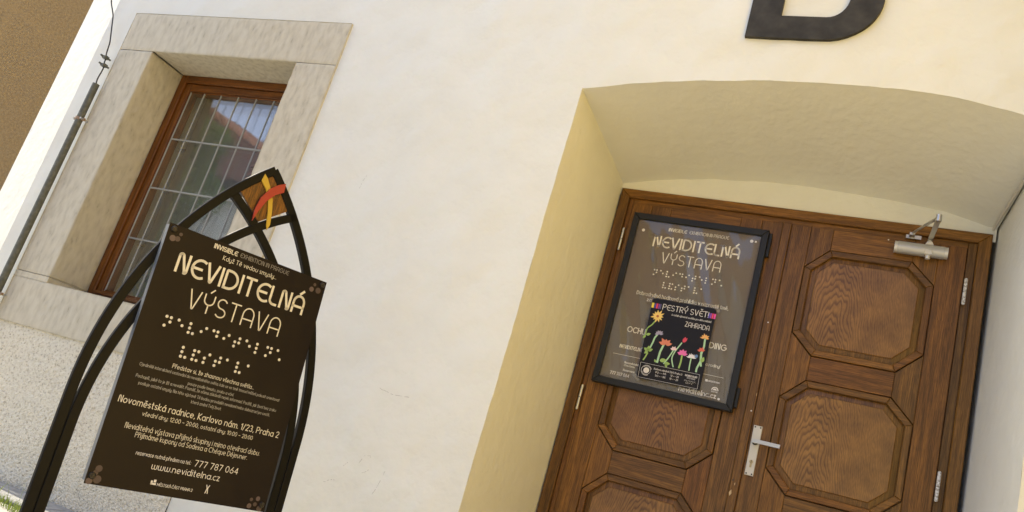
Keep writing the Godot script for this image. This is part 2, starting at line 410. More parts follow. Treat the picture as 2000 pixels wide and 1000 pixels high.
# writes one line so that it starts at (x, y), runs for `width` and has capitals of height `cap`
func write(g: G, text: String, x: float, y: float, width: float, cap: float, thick: float, z: float, arcs := 14, slope := 0.0) -> void:
	var pen := 0.0
	var all := []
	for ch in text:
		if ch == " ":
			pen += 0.36
			continue
		var base: String = ch; var mark := ""
		if MARKED.has(ch):
			base = MARKED[ch][0]; mark = MARKED[ch][1]
		var gl: Array = GLYPHS.get(base, GLYPHS["o"])
		for s in strokes_of(gl[1], arcs): all.append([pen, s])
		var mid: float = pen + gl[0] / 2.0
		var top := 1.0 if base.to_upper() == base and base != "ı" else 0.66
		match mark:
			"'": all.append([mid, PackedVector2Array([Vector2(-.03, top + .14), Vector2(.14, top + .34)])])
			"v": all.append([mid, PackedVector2Array([Vector2(-.14, top + .32), Vector2(0, top + .16), Vector2(.14, top + .32)])])
			"o": all.append([mid, strokes_of("@0,.86,.1,.11,0,360", 10)[0]])
		pen += gl[0] + 0.24
	var sx := width / maxf(0.1, pen - 0.24)
	var w := thick / 2.0
	for item in all:
		var pts: PackedVector2Array = item[1]
		for i in pts.size() - 1:
			var a := Vector2(x + (item[0] + pts[i].x) * sx, y + pts[i].y * cap)
			var b := Vector2(x + (item[0] + pts[i + 1].x) * sx, y + pts[i + 1].y * cap)
			a.y += (a.x - x) * slope; b.y += (b.x - x) * slope
			var d := (b - a).normalized() if a != b else Vector2.UP
			var o := Vector2(-d.y, d.x) * w
			a -= d * w * (0.8 if i == 0 else 0.25); b += d * w * (0.8 if i == pts.size() - 2 else 0.25)
			g.quad(G.V(a + o, z), G.V(b + o, z), G.V(b - o, z), G.V(a - o, z), Vector3.BACK)
const BRAILLE := {"n": [1, 3, 4, 5], "e": [1, 5], "v": [1, 2, 3, 6], "i": [2, 4], "d": [1, 4, 5], "t": [2, 3, 4, 5], "l": [1, 2, 3], "á": [1, 6], "ý": [1, 2, 3, 4, 6], "s": [2, 3, 4], "a": [1]}
func braille(g: G, word: String, x: float, y: float, width: float, cell: float, r: float, z: float, rise: float) -> void:
	var step := (width - cell * 0.5) / maxf(1.0, word.length() - 1)
	for i in word.length():
		for d in BRAILLE[word[i]]:
			g.disc(Vector3(x + i * step + (0.0 if d < 4 else cell * 0.5), y - ((d - 1) % 3) * cell * 0.5, z), r, 10, rise)

# ---------------------------------------------------------------- scene
func _ready() -> void:
	rng.seed = 7
	# camera
	var cam := Camera3D.new()
	cam.name = "camera"
	add_child(cam)
	cam.transform = Transform3D(Basis(Vector3(0.90274, 0.27588, -0.33005), Vector3(-0.15391, 0.92369, 0.35085), Vector3(0.40168, -0.26593, 0.87632)).orthonormalized(), Vector3(0, 0.69, 3.26))
	cam.fov = 34.708
	cam.near = 0.05
	cam.far = 500.0
	cam.current = true
	# sky and sun
	var sky_mat := ProceduralSkyMaterial.new()
	sky_mat.sky_top_color = Color(0.30, 0.49, 0.78)
	sky_mat.sky_horizon_color = Color(0.72, 0.81, 0.90)
	sky_mat.sky_curve = 0.18
	sky_mat.sun_angle_max = 90.0
	sky_mat.sun_curve = 0.52
	sky_mat.ground_bottom_color = Color(0.4, 0.37, 0.33)
	sky_mat.ground_horizon_color = Color(0.6, 0.6, 0.6)
	sky_mat.energy_multiplier = 1.6
	var sky := Sky.new()
	sky.sky_material = sky_mat
	var env := Environment.new()
	env.background_mode = Environment.BG_SKY
	env.sky = sky
	env.tonemap_mode = Environment.TONE_MAPPER_LINEAR
	env.tonemap_exposure = 1.88
	env.sdfgi_enabled = true
	env.ssao_enabled = true
	env.ssil_enabled = true
	var we := WorldEnvironment.new()
	we.name = "environment"
	we.environment = env
	add_child(we)
	var sun := DirectionalLight3D.new()
	sun.name = "sun"
	add_child(sun)
	sun.look_at_from_position(Vector3(-0.78, 0.6, -0.10) * 30.0, Vector3.ZERO, Vector3.UP)
	sun.light_color = Color(1.0, 0.95, 0.86)
	sun.light_energy = 1.4
	sun.light_angular_distance = 0.5
	sun.shadow_enabled = true

	make_materials()
	build_ground()
	build_building()
	build_surroundings()
	build_conduit()
	build_letter()
	build_closer()
	build_poster_frame()
	build_flyer()
	build_sign()
	build_weeds()

func build_ground() -> void:
	var g := G.new()
	g.quad(Vector3(-150, -0.006, -150), Vector3(150, -0.006, -150), Vector3(150, -0.006, 150), Vector3(-150, -0.006, 150), Vector3.UP)
	structure("ground", g, mats.yard)
	var strip := structure("pavement", pavement_bed(), mats.dark_metal)
	var x := -5.2
	while x < 1.0:
		var w := rng.randf_range(0.7, 1.05)
		var s := G.new()
		var h := 0.012 + rng.randf_range(-0.003, 0.003)
		var lo := Vector3(x + 0.006, -0.05, 0.018); var hi := Vector3(minf(x + w, 1.04) - 0.006, h, 0.30)
		slab(s, lo, hi, 0.006)
		part("slab", s, mats.paving, strip)
		x += w
func pavement_bed() -> G:
	var g := G.new()
	g.quad(Vector3(-5.3, -0.001, 0.0), Vector3(1.04, -0.001, 0.0), Vector3(1.04, -0.001, 0.31), Vector3(-5.3, -0.001, 0.31), Vector3.UP)
	return g
func slab(g: G, lo: Vector3, hi: Vector3, c: float) -> void:
	g.box(lo, Vector3(hi.x, hi.y - c, hi.z))
	var a := [Vector3(lo.x, hi.y - c, lo.z), Vector3(hi.x, hi.y - c, lo.z), Vector3(hi.x, hi.y - c, hi.z), Vector3(lo.x, hi.y - c, hi.z)]
	var b := [Vector3(lo.x + c, hi.y, lo.z + c), Vector3(hi.x - c, hi.y, lo.z + c), Vector3(hi.x - c, hi.y, hi.z - c), Vector3(lo.x + c, hi.y, hi.z - c)]
	g.quad(b[0], b[1], b[2], b[3], Vector3.UP)
	for k in 4: g.quad(a[k], a[(k + 1) % 4], b[(k + 1) % 4], b[k], (a[k] + a[(k + 1) % 4]) / 2 - (lo + hi) / 2 + Vector3.UP * 0.2)

# ---- arch lines of the doorway, measured at the wall face and at the door
const ARCH_FRONT := [[-1.393, 2.564], [-1.10, 2.618], [-0.773, 2.655], [-0.466, 2.676], [-0.134, 2.679], [0.156, 2.656], [0.43, 2.60], [0.557, 2.563]]
const ARCH_BACK := [[-1.318, 2.424], [-1.09, 2.474], [-0.824, 2.510], [-0.44, 2.530], [-0.076, 2.514], [0.268, 2.478], [0.484, 2.428]]
func arch(pts: Array, x: float) -> float:
	for i in pts.size() - 1:
		if x <= pts[i + 1][0] or i == pts.size() - 2:
			var p0: Array = pts[maxi(i - 1, 0)]; var p1: Array = pts[i]; var p2: Array = pts[i + 1]; var p3: Array = pts[mini(i + 2, pts.size() - 1)]
			return cubic_interpolate(p1[1], p2[1], p0[1], p3[1], clampf((x - p1[0]) / (p2[0] - p1[0]), 0, 1)) + (relief.get_noise_2d(x * 260, p0[1] * 0.0 + 40.0) * 0.004 if x > pts[0][0] + 0.01 and x < pts[-1][0] - 0.01 else 0.0)
	return pts[-1][1]

const WX := [-4.498, -4.216, -3.109, -2.832]      # window surround: outer and inner edges
const WY := [0.797, 1.058, 2.585, 2.852]
var relief: FastNoiseLite
func wall_point(x: float, y: float) -> Vector3:
	# hand-laid plaster is never flat; the unevenness dies out at the openings' edges
	var e := 1.0
	var dx := maxf(maxf(WX[0] - x, x - WX[3]), 0.0); var dy := maxf(maxf(WY[0] - y, y - WY[3]), 0.0)
	e = minf(e, Vector2(dx, dy).length() / 0.12)
	dx = maxf(maxf(-1.393 - x, x - 0.557), 0.0); dy = maxf(y - (arch(ARCH_FRONT, clampf(x, -1.393, 0.557)) if y > 2.4 else 2.4), 0.0)
	e = minf(e, Vector2(dx, dy).length() / 0.10)
	e = minf(e, minf(absf(x + 4.72), y) / 0.08)
	for edge in [-1.393, 0.557]:
		if absf(x - edge) < 1e-4 and y < 2.5: return arris(edge, y)
	return Vector3(x, y, relief.get_noise_2d(x * 100, y * 100) * 0.010 * clampf(e, 0, 1))
# the hand-drawn edge of the doorway wanders a little
func arris(x: float, y: float) -> Vector3:
	var k := clampf((2.5 - y) / 0.15, 0.0, 1.0)
	return Vector3(x + k * (relief.get_noise_2d(x * 50, y * 60) * 0.004 + relief.get_noise_2d(x * 90, y * 900) * 0.0018), y, 0)
func wall_patch(g: G, x0: float, x1: float, lower: Callable, upper: Callable, step := 0.035) -> void:
	var h: float = upper.call(x0) - lower.call(x0)
	g.sheet(maxi(1, int((x1 - x0) / step)), maxi(1, int(h / step)), func(s: float, t: float) -> Vector3:
		var x := lerpf(x0, x1, s)
		return wall_point(x, lerpf(lower.call(x), upper.call(x), t)), Vector3.BACK)

func build_building() -> void:
	relief = noise(FastNoiseLite.TYPE_SIMPLEX, 0.018, 3, 5)
	var b := thing("plastered_building", "old building with cream white plaster wall, stone framed window and arched oak door", "building", Vector3(-1.5, 0, 0))
	var top := 8.5
	var g := G.new()
	var flat := func(y: float) -> Callable: return func(_x: float) -> float: return y
	wall_patch(g, -4.72, WX[0], flat.call(0.0), flat.call(4.2))
	wall_patch(g, WX[0], WX[3], flat.call(WY[3]), flat.call(4.2))
	wall_patch(g, WX[3], -1.393, flat.call(0.0), flat.call(4.2))
	wall_patch(g, -1.393, 0.557, func(x: float) -> float: return arch(ARCH_FRONT, x), flat.call(4.2))
	wall_patch(g, 0.557, 3.0, flat.call(0.0), flat.call(4.2))
	g.quad(Vector3(-4.72, 4.2, 0), Vector3(3.0, 4.2, 0), Vector3(3.0, top, 0), Vector3(-4.72, top, 0), Vector3.BACK)
	# the wall turns back at its left end; sides and rear close the building
	g.quad(Vector3(-4.72, 0, 0), Vector3(-7.6, 0, -0.75), Vector3(-7.6, top, -0.75), Vector3(-4.72, top, 0), Vector3(-0.5, 0, 1))
	g.quad(Vector3(-7.6, 0, -0.75), Vector3(-7.6, 0, -9), Vector3(-7.6, top, -9), Vector3(-7.6, top, -0.75), Vector3.LEFT)
	g.quad(Vector3(-7.6, 0, -9), Vector3(3.0, 0, -9), Vector3(3.0, top, -9), Vector3(-7.6, top, -9), Vector3.FORWARD)
	g.quad(Vector3(3.0, 0, 0), Vector3(3.0, 0, -9), Vector3(3.0, top, -9), Vector3(3.0, top, 0), Vector3.RIGHT)
	part("wall", g, mats.plaster, b)
	g = G.new()
	g.quad(Vector3(-7.9, top, 0.35), Vector3(3.0, top, 0.35), Vector3(3.0, top + 3.2, -4.5), Vector3(-7.9, top + 3.2, -4.5), Vector3.UP)
	g.quad(Vector3(-7.9, top, -9.3), Vector3(3.0, top, -9.3), Vector3(3.0, top + 3.2, -4.5), Vector3(-7.9, top + 3.2, -4.5), Vector3.UP)
	g.tri(Vector3(-7.9, top, 0.35), Vector3(-7.9, top, -9.3), Vector3(-7.9, top + 3.2, -4.5), Vector3.LEFT)
	g.quad(Vector3(-7.9, top, 0.35), Vector3(3.0, top, 0.35), Vector3(3.0, top, -9.3), Vector3(-7.9, top, -9.3), Vector3.DOWN)
	part("roof", g, plain(lin(.24, .09, .05), 0.9), b)
	# doorway
	g = G.new()
	var steps := 40
	g.sheet(4, 60, func(s: float, t: float) -> Vector3:
		var a := arris(-1.393, lerpf(0.0, 2.564, t)); var c := Vector3(-1.318, lerpf(0.0, 2.424, t), -0.76)
		return a.lerp(c, s), Vector3.RIGHT)
	part("doorway_reveal", g, mats.reveal, b)
	g = G.new()
	g.sheet(4, 60, func(s: float, t: float) -> Vector3:
		var a := arris(0.557, lerpf(0.0, 2.563, t)); var c := Vector3(0.484, lerpf(0.0, 2.428, t), -0.85)
		return a.lerp(c, s), Vector3.LEFT)
	part("doorway_reveal", g, mats.reveal, b)
	g = G.new()
	g.sheet(steps, 6, func(s: float, t: float) -> Vector3:
		var xf := lerpf(-1.393, 0.557, s); var xb := lerpf(-1.318, 0.484, s)
		return Vector3(xf, arch(ARCH_FRONT, xf), 0).lerp(Vector3(xb, arch(ARCH_BACK, xb), -0.76), t), Vector3.DOWN)
	part("arch_soffit", g, mats.reveal, b)
	g = G.new()
	g.sheet(steps, 4, func(s: float, t: float) -> Vector3:
		var x := lerpf(-1.318, 0.484, s)
		return Vector3(x, lerpf(2.36, arch(ARCH_BACK, x) + 0.004, t), DOOR_Z - 0.008), Vector3.BACK)
	part("arch_panel", g, mats.reveal, b)
	g = G.new()
	slab(g, Vector3(-1.40, -0.05, -0.80), Vector3(0.56, 0.17, -0.02), 0.01)
	slab(g, Vector3(-1.55, -0.05, 0.0), Vector3(0.72, 0.085, 0.29), 0.01)
	part("doorstep", g, mats.paving, b)
	# roughcast below the window
	g = G.new()
	var rc := noise(FastNoiseLite.TYPE_SIMPLEX, 0.9, 3, 91)
	var rc2 := noise(FastNoiseLite.TYPE_CELLULAR, 0.35, 1, 92)
	g.sheet(230, 110, func(s: float, t: float) -> Vector3:
		var x := lerpf(WX[0], WX[3], s); var y := lerpf(0.0, WY[0] + 0.004, t)
		return Vector3(x, y, 0.002 + rc.get_noise_2d(x * 60, y * 60) * 0.0045 + rc2.get_noise_2d(x * 100, y * 100) * 0.0012 + relief.get_noise_2d(x * 160, y * 160) * 0.005), Vector3.BACK)
	part("roughcast_panel", g, mats.rough, b)
	# scratches and scuffs in the paint
	for sc in [[[-1.92, 0.62], [-1.90, 0.66], [-1.875, 0.665], [-1.86, 0.64], [-1.865, 0.60], [-1.89, 0.585]], [[-1.78, 0.62], [-1.787, 0.58], [-1.80, 0.53], [-1.815, 0.49]], [[-2.06, 0.50], [-2.03, 0.52], [-2.01, 0.522]], [[-1.995, 0.585], [-1.975, 0.61]], [[-2.42, 1.90], [-2.415, 1.945], [-2.40, 1.99]], [[-1.95, 0.96], [-1.86, 0.945], [-1.78, 0.952]]]:
		var q := G.new()
		var line := PackedVector2Array()
		for p in sc: line.append(Vector2(p[0], p[1]))
		for i in line.size() - 1:
			for k in 7:
				if rng.randf() < 0.35: continue
				var a := line[i].lerp(line[i + 1], k / 7.0) + Vector2(rng.randf_range(-1, 1), rng.randf_range(-1, 1)) * 0.002
				var c := line[i].lerp(line[i + 1], (k + 1) / 7.0)
				var o := (c - a).orthogonal().normalized() * rng.randf_range(0.0004, 0.0011)
				var z := func(v: Vector2) -> Vector3: return wall_point(v.x, v.y) + Vector3(0, 0, 0.0006)
				q.quad(z.call(a - o), z.call(c - o), z.call(c + o), z.call(a + o), Vector3.BACK)
		part("scuff_mark", q, mats.scuff, b).set_meta("kind", "stuff")
	build_window(b)
	build_door(b)
	# cable in the corner of the doorway
	g = G.new()
	g.tube(PackedVector3Array([Vector3(0.466, 2.412, -0.73), Vector3(0.473, 2.43, -0.69), Vector3(0.512, 2.49, -0.35), Vector3(0.541, 2.548, -0.02)]), [0.006], 8)
	part("cable", g, plain(lin(.62, .58, .48), 0.6), b)

func stone_block(poly: PackedVector2Array, z0: float, z1: float) -> G:
	var g := G.new()
	g.prism(poly, z0, z1, 0.005)
	return g
func rect_poly(x0: float, y0: float, x1: float, y1: float) -> PackedVector2Array:
	return PackedVector2Array([Vector2(x0, y0), Vector2(x1, y0), Vector2(x1, y1), Vector2(x0, y1)])
# a stone block whose faces are tooled: the front and the reveal are fine uneven sheets
func tooled(g: G, origin: Vector3, ex: Vector3, ey: Vector3, out: Vector3, seed_: int) -> void:
	var f := noise(FastNoiseLite.TYPE_SIMPLEX, 0.5, 3, seed_)
	var nu := maxi(2, int(ex.length() / 0.012)); var nv := maxi(2, int(ey.length() / 0.012))
	g.sheet(nu, nv, func(s: float, t: float) -> Vector3:
		var p := origin + ex * s + ey * t
		var e := minf(minf(s, 1 - s) * ex.length(), minf(t, 1 - t) * ey.length())
		var d := f.get_noise_3d(p.x * 90, p.y * 40, p.z * 90) * 0.0022 * clampf(e / 0.02, 0.0, 1.0)
		if e < 0.001: d -= 0.003 + 0.003 * f.get_noise_3d(p.x * 30, p.y * 30, p.z * 30)
		return p + out * d, out)
func build_window(b: Node3D) -> void:
	var w := branch("window_surround", b)
	var F := 0.014
	var Z := -0.29
	var g := G.new()   # lintel
	tooled(g, Vector3(WX[0], WY[2], F), Vector3(WX[3] - WX[0], 0, 0), Vector3(0, WY[3] - WY[2], 0), Vector3.BACK, 201)
	tooled(g, Vector3(WX[1], WY[2], Z), Vector3(WX[2] - WX[1], 0, 0), Vector3(0, 0, F - Z), Vector3.DOWN, 202)
	g.quad(Vector3(WX[3], WY[2], -0.05), Vector3(WX[3], WY[2], F), Vector3(WX[3], WY[3], F), Vector3(WX[3], WY[3], -0.05), Vector3.RIGHT)
	g.quad(Vector3(WX[0], WY[3], -0.05), Vector3(WX[3], WY[3], -0.05), Vector3(WX[3], WY[3], F), Vector3(WX[0], WY[3], F), Vector3.UP)
	g.quad(Vector3(WX[0], WY[2], -0.05), Vector3(WX[0], WY[2], F), Vector3(WX[0], WY[3], F), Vector3(WX[0], WY[3], -0.05), Vector3.LEFT)
	part("lintel_stone", g, mats.stone, w)
	g = G.new()        # left jamb
	var y0 := 1.094
	tooled(g, Vector3(WX[0], y0, F), Vector3(WX[1] - WX[0], 0, 0), Vector3(0, WY[2] - 0.003 - y0, 0), Vector3.BACK, 203)
	tooled(g, Vector3(WX[1], y0, Z), Vector3(0, 0, F - Z), Vector3(0, WY[2] - 0.003 - y0, 0), Vector3.RIGHT, 204)
	g.quad(Vector3(WX[0], y0, -0.05), Vector3(WX[0], y0, F), Vector3(WX[0], WY[2], F), Vector3(WX[0], WY[2], -0.05), Vector3.LEFT)
	part("jamb_stone", g, mats.stone, w)
	g = G.new()        # right jamb
	tooled(g, Vector3(WX[2], y0, F), Vector3(WX[3] - WX[2], 0, 0), Vector3(0, WY[2] - 0.003 - y0, 0), Vector3.BACK, 205)
	tooled(g, Vector3(WX[2], y0, Z), Vector3(0, 0, F - Z), Vector3(0, WY[2] - 0.003 - y0, 0), Vector3.LEFT, 206)
	g.quad(Vector3(WX[3], y0, -0.05), Vector3(WX[3], y0, F), Vector3(WX[3], WY[2], F), Vector3(WX[3], WY[2], -0.05), Vector3.RIGHT)
	part("jamb_stone", g, mats.stone, w)
	g = G.new()        # sill block with its two upstanding ends
	var ye := y0 - 0.003
	tooled(g, Vector3(WX[0], WY[0], F), Vector3(WX[3] - WX[0], 0, 0), Vector3(0, WY[1] - WY[0], 0), Vector3.BACK, 207)
	tooled(g, Vector3(WX[1], WY[1], Z), Vector3(WX[2] - WX[1], 0, 0), Vector3(0, 0, F - Z), Vector3.UP, 208)
	for e in [[WX[0], WX[1], WX[1], Vector3.RIGHT], [WX[2], WX[3], WX[2], Vector3.LEFT]]:
		g.quad(Vector3(e[0], WY[1], F), Vector3(e[1], WY[1], F), Vector3(e[1], ye, F), Vector3(e[0], ye, F), Vector3.BACK)
		g.quad(Vector3(e[2], WY[1], Z), Vector3(e[2], WY[1], F), Vector3(e[2], ye, F), Vector3(e[2], ye, Z), e[3])
	for e in [[WX[0], Vector3.LEFT], [WX[3], Vector3.RIGHT]]:
		g.quad(Vector3(e[0], WY[0], -0.05), Vector3(e[0], WY[0], F), Vector3(e[0], ye, F), Vector3(e[0], ye, -0.05), e[1])
	g.quad(Vector3(WX[0], WY[0], -0.05), Vector3(WX[3], WY[0], -0.05), Vector3(WX[3], WY[0], F), Vector3(WX[0], WY[0], F), Vector3.DOWN)
	part("sill_stone", g, mats.stone, w)
	# timber
	var n := branch("window", b)
	var xo := [WX[1] + 0.008, WX[2] - 0.004]
	var rings := [[0.0, 0.052, -0.25, "frame_bar"], [0.054, 0.046, -0.262, "sash_bar"], [0.1005, 0.010, -0.270, "glazing_bead"]]
	for r in rings:
		var a: float = r[0]; var wd: float = r[1]; var z: float = r[2]
		var lo := Vector2(xo[0] + a, WY[1] + 0.004 + a * 0.62); var hi := Vector2(xo[1] - a, WY[2] - 0.002 - a)
		var bw := wd * (0.62 if a < 0.09 else 1.0)
		for k in 4:
			var q := G.new()
			q.along = 1 if k < 2 else 0
			q.shift = Vector2(rng.randf(), rng.randf())
			match k:
				0: q.rect(lo.x, lo.y, lo.x + wd, hi.y, z - 0.06, z, 0.003)
				1: q.rect(hi.x - wd, lo.y, hi.x, hi.y, z - 0.06, z, 0.003)
				2: q.rect(lo.x + wd, hi.y - wd, hi.x - wd, hi.y, z - 0.06, z + 0.0005, 0.003)
				3: q.rect(lo.x + wd, lo.y, hi.x - wd, lo.y + bw, z - 0.06, z + 0.0005, 0.003)
			part(r[3], q, mats.window_wood, n)
	var q := G.new()      # weather bar along the foot of the sash
	q.along = 0
	q.prism(rect_poly(xo[0] + 0.06, 1.094, xo[1] - 0.06, 1.112), -0.3, -0.232, 0.004)
	part("weather_bar", q, mats.window_wood, n)
	var cols := [-4.1, -3.985, -3.847, -3.706, -3.565, -3.426, -3.227]
	var rows := [1.128, 1.472, 1.806, 2.142, 2.472]
	for i in 6:
		for j in 4:
			q = G.new()
			var tl := Vector2(rng.randf_range(-1, 1), rng.randf_range(-1, 1)) * 0.0015
			var x0: float = cols[i]; var x1: float = cols[i + 1]; var ya: float = rows[j]; var yb: float = rows[j + 1]
			var cm := Vector2(x0 + x1, ya + yb) / 2.0
			for zz in [0.0, -0.004]:
				q.sheet(6, 8, func(s: float, t: float) -> Vector3:
					var x := lerpf(x0, x1, s); var y := lerpf(ya, yb, t)
					return Vector3(x, y, GLASS_Z + zz + (x - cm.x) * tl.x + (y - cm.y) * tl.y), Vector3.BACK)
			part("pane", q, mats.pane, n)
	q = G.new()      # second glazing, added behind the leaded lights to strengthen their reflection
	for zz in [-0.030, -0.034]: q.quad(Vector3(-4.1, 1.125, GLASS_Z + zz), Vector3(-3.227, 1.125, GLASS_Z + zz), Vector3(-3.227, 2.475, GLASS_Z + zz), Vector3(-4.1, 2.475, GLASS_Z + zz), Vector3.BACK)
	part("added_pane", q, mats.pane, n)
	q = G.new()      # further unseen glass sheets, added for a brighter reflection
	for zz in [-0.090, -0.094]: q.quad(Vector3(-4.15, 1.10, GLASS_Z + zz), Vector3(-3.18, 1.10, GLASS_Z + zz), Vector3(-3.18, 2.52, GLASS_Z + zz), Vector3(-4.15, 2.52, GLASS_Z + zz), Vector3.BACK)
	part("added_pane", q, mats.pane, n)
	for i in range(0, 7):
		q = G.new()
		q.rect(cols[i] - 0.004, 1.12, cols[i] + 0.004, 2.478, GLASS_Z - 0.003, GLASS_Z + 0.005, 0.002)
		part("lead_bar", q, mats.lead, n)
	for j in range(1, 4):
		q = G.new()
		q.rect(-4.1, rows[j] - 0.005, -3.227, rows[j] + 0.005, GLASS_Z - 0.003, GLASS_Z + 0.007, 0.002)
		part("lead_bar", q, mats.lead, n)
	for c in [[-4.03, 2.098], [-4.03, 1.447]]:
		q = G.new()
		q.rect(c[0] - 0.028, c[1] - 0.006, c[0] + 0.028, c[1] + 0.006, GLASS_Z - 0.05, GLASS_Z - 0.04, 0.002)
		part("stay_clip", q, mats.dark_metal, n)
	q = G.new()
	q.sheet(140, 6, func(s: float, t: float) -> Vector3:
		return Vector3(lerpf(-4.14, -3.18, s), lerpf(1.08, 2.56, t), -0.44 + 0.004 * sin(s * 45.0 + sin(s * 17.0) * 2.0)), Vector3.BACK)
	part("curtain", q, mats.curtain, n)
	q = G.new()
	for s in [[Vector3(-4.21, 1.06, -0.30), Vector3(0, 0, -0.3), Vector3(0, 1.53, 0), Vector3.RIGHT], [Vector3(-3.115, 1.06, -0.30), Vector3(0, 0, -0.3), Vector3(0, 1.53, 0), Vector3.LEFT], [Vector3(-4.21, 2.58, -0.30), Vector3(1.1, 0, 0), Vector3(0, 0, -0.3), Vector3.DOWN], [Vector3(-4.21, 1.06, -0.30), Vector3(1.1, 0, 0), Vector3(0, 0, -0.3), Vector3.UP], [Vector3(-4.21, 1.06, -0.6), Vector3(1.1, 0, 0), Vector3(0, 1.53, 0), Vector3.BACK]]:
		q.quad(s[0], s[0] + s[1], s[0] + s[1] + s[2], s[0] + s[2], s[3])
	part("inner_reveal", q, mats.reveal, n)

# ---- the double door
func board(under: Node3D, called: String, poly: PackedVector2Array, z: float, m: Material, along: int, c := 0.0015, thick := 0.014) -> void:
	var g := G.new()
	g.along = along
	g.shift = Vector2(rng.randf(), rng.randf())
	g.prism(poly, z - thick, z + rng.randf_range(-0.0004, 0.0004), c)
	if m == mats.oak: m = mats.boards[rng.randi() % mats.boards.size()]
	part(called, g, m, under)
func octagon(x0: float, x1: float, y0: float, y1: float, cx: float, cy: float) -> PackedVector2Array:
	return PackedVector2Array([Vector2(x0 + cx, y0), Vector2(x1 - cx, y0), Vector2(x1, y0 + cy), Vector2(x1, y1 - cy), Vector2(x1 - cx, y1), Vector2(x0 + cx, y1), Vector2(x0, y1 - cy), Vector2(x0, y0 + cy)])
func build_door(b: Node3D) -> void:
	var d := branch("door", b)
	var Z := DOOR_Z
	var g := G.new()
	g.rect(-1.25, 0.19, 0.40, 2.34, Z - 0.05, Z - 0.024, 0.0)
	part("leaf_core", g, mats.oak, d)
	# casing: outer face and the stepped rebate behind it
	board(d, "casing", PackedVector2Array([Vector2(-1.312, 0.17), Vector2(-1.257, 0.17), Vector2(-1.257, 2.344), Vector2(-1.312, 2.394)]), Z + 0.006, mats.oak, 1, 0.004, 0.06)
	board(d, "casing", PackedVector2Array([Vector2(0.416, 0.17), Vector2(0.470, 0.17), Vector2(0.470, 2.394), Vector2(0.416, 2.344)]), Z + 0.006, mats.oak, 1, 0.004, 0.06)
	board(d, "casing", PackedVector2Array([Vector2(-1.257, 2.344), Vector2(0.416, 2.344), Vector2(0.470, 2.394), Vector2(-1.312, 2.394)]), Z + 0.006, mats.oak, 0, 0.004, 0.06)
	board(d, "rebate", rect_poly(-1.257, 0.17, -1.2315, 2.344), Z - 0.012, mats.oak, 1, 0.002, 0.03)
	board(d, "rebate", rect_poly(0.3775, 0.17, 0.416, 2.344), Z - 0.012, mats.oak, 1, 0.002, 0.03)
	board(d, "rebate", rect_poly(-1.2315, 2.3155, 0.3775, 2.344), Z - 0.012, mats.oak, 0, 0.002, 0.03)
	var rows := [[0.365, 0.903], [1.011, 1.550], [1.664, 2.205]]
	var leaves := [[-1.229, -0.447, -1.121, -0.548, mats.oak], [-0.404, 0.375, -0.311, 0.261, mats.oak]]
	var k := 0
	for lf in leaves:
		var x0: float = lf[0]; var x1: float = lf[1]; var p0: float = lf[2]; var p1: float = lf[3]
		var wood: Material = lf[4]
		var q0 := p0 + 0.104; var q1 := p1 - 0.104
		var e := 0.0006
		board(d, "stile", rect_poly(x0, 0.20, p0 - e, 2.313), Z, wood, 1)
		board(d, "stile", rect_poly(p1 + e, 0.20, x1, 2.313), Z, wood, 1)
		var edges := [0.20]
		for r in rows: edges += [r[0], r[1]]
		edges.append(2.313)
		for j in 4:
			var ya: float = edges[j * 2]; var yb: float = edges[j * 2 + 1]
			board(d, "rail", rect_poly(q0 + e, ya, q1 - e, yb), Z, wood, 0)
			# corner fillers run on past the panel's cut corners
			var la := ya - (0.101 if j > 0 else 0.0); var lb := yb + (0.101 if j < 3 else 0.0)
			var m: Material = wood
			board(d, "corner_board", PackedVector2Array([Vector2(p0 + e, la), Vector2(q0 - e, ya), Vector2(q0 - e, yb), Vector2(p0 + e, lb)]), Z + 0.0005, m, 1)
			board(d, "corner_board", PackedVector2Array([Vector2(q1 + e, ya), Vector2(p1 - e, la), Vector2(p1 - e, lb), Vector2(q1 + e, yb)]), Z + 0.0005, m, 1)
		for r in rows:
			var o1 := octagon(p0 + 0.0035, p1 - 0.0035, r[0] + 0.0035, r[1] - 0.0035, 0.1035, 0.1005)
			var gg := G.new()
			var o2 := gg.inset(o1, 0.030)
			var o3 := gg.inset(o2, 0.027)
			for s in 8:
				var t := (s + 1) % 8
				var along := 0 if absf(o1[s].y - o1[t].y) < absf(o1[s].x - o1[t].x) else 1
				board(d, "moulding", PackedVector2Array([o1[s], o1[t], o2[t], o2[s]]), Z + 0.007, wood, along, 0.0028, 0.03)
			var bv := G.new()
			bv.size = Vector2(0.3, 0.9)
			for s in 8:
				var t := (s + 1) % 8
				var mo := (o2[s] + o2[t]) / 2.0 - (o1[0] + o1[4]) / 2.0
				bv.quad(G.V(o2[s], Z - 0.010), G.V(o2[t], Z - 0.010), G.V(o3[t], Z - 0.006), G.V(o3[s], Z - 0.006), Vector3.BACK)
			part("panel_bevel", bv, wood, d)
			var pn := G.new()
			var row := rows.find(r)
			var cut: float = [0.86, 1.0, 0.92][row]
			var way: float = [-1.0, 1.0, 1.0][row]
			pn.size = Vector2((p1 - p0) / cut * way, (r[1] - r[0]) / cut)
			pn.shift = Vector2((-p0 if way > 0 else -p1) / pn.size.x + 0.05 * row, -r[0] / pn.size.y + 0.03)
			var f := PackedVector2Array()
			for p in o3: f.append(p)
			pn.prism(f, Z - 0.02, Z + 0.001, 0.003)
			part("panel", pn, mats.panel[(1 - k + (1 if row == 0 else 0)) % 2], d)
		k += 1
	board(d, "cover_strip", rect_poly(-0.446, 0.20, -0.405, 2.313), Z + 0.013, mats.oak, 1, 0.003, 0.03)
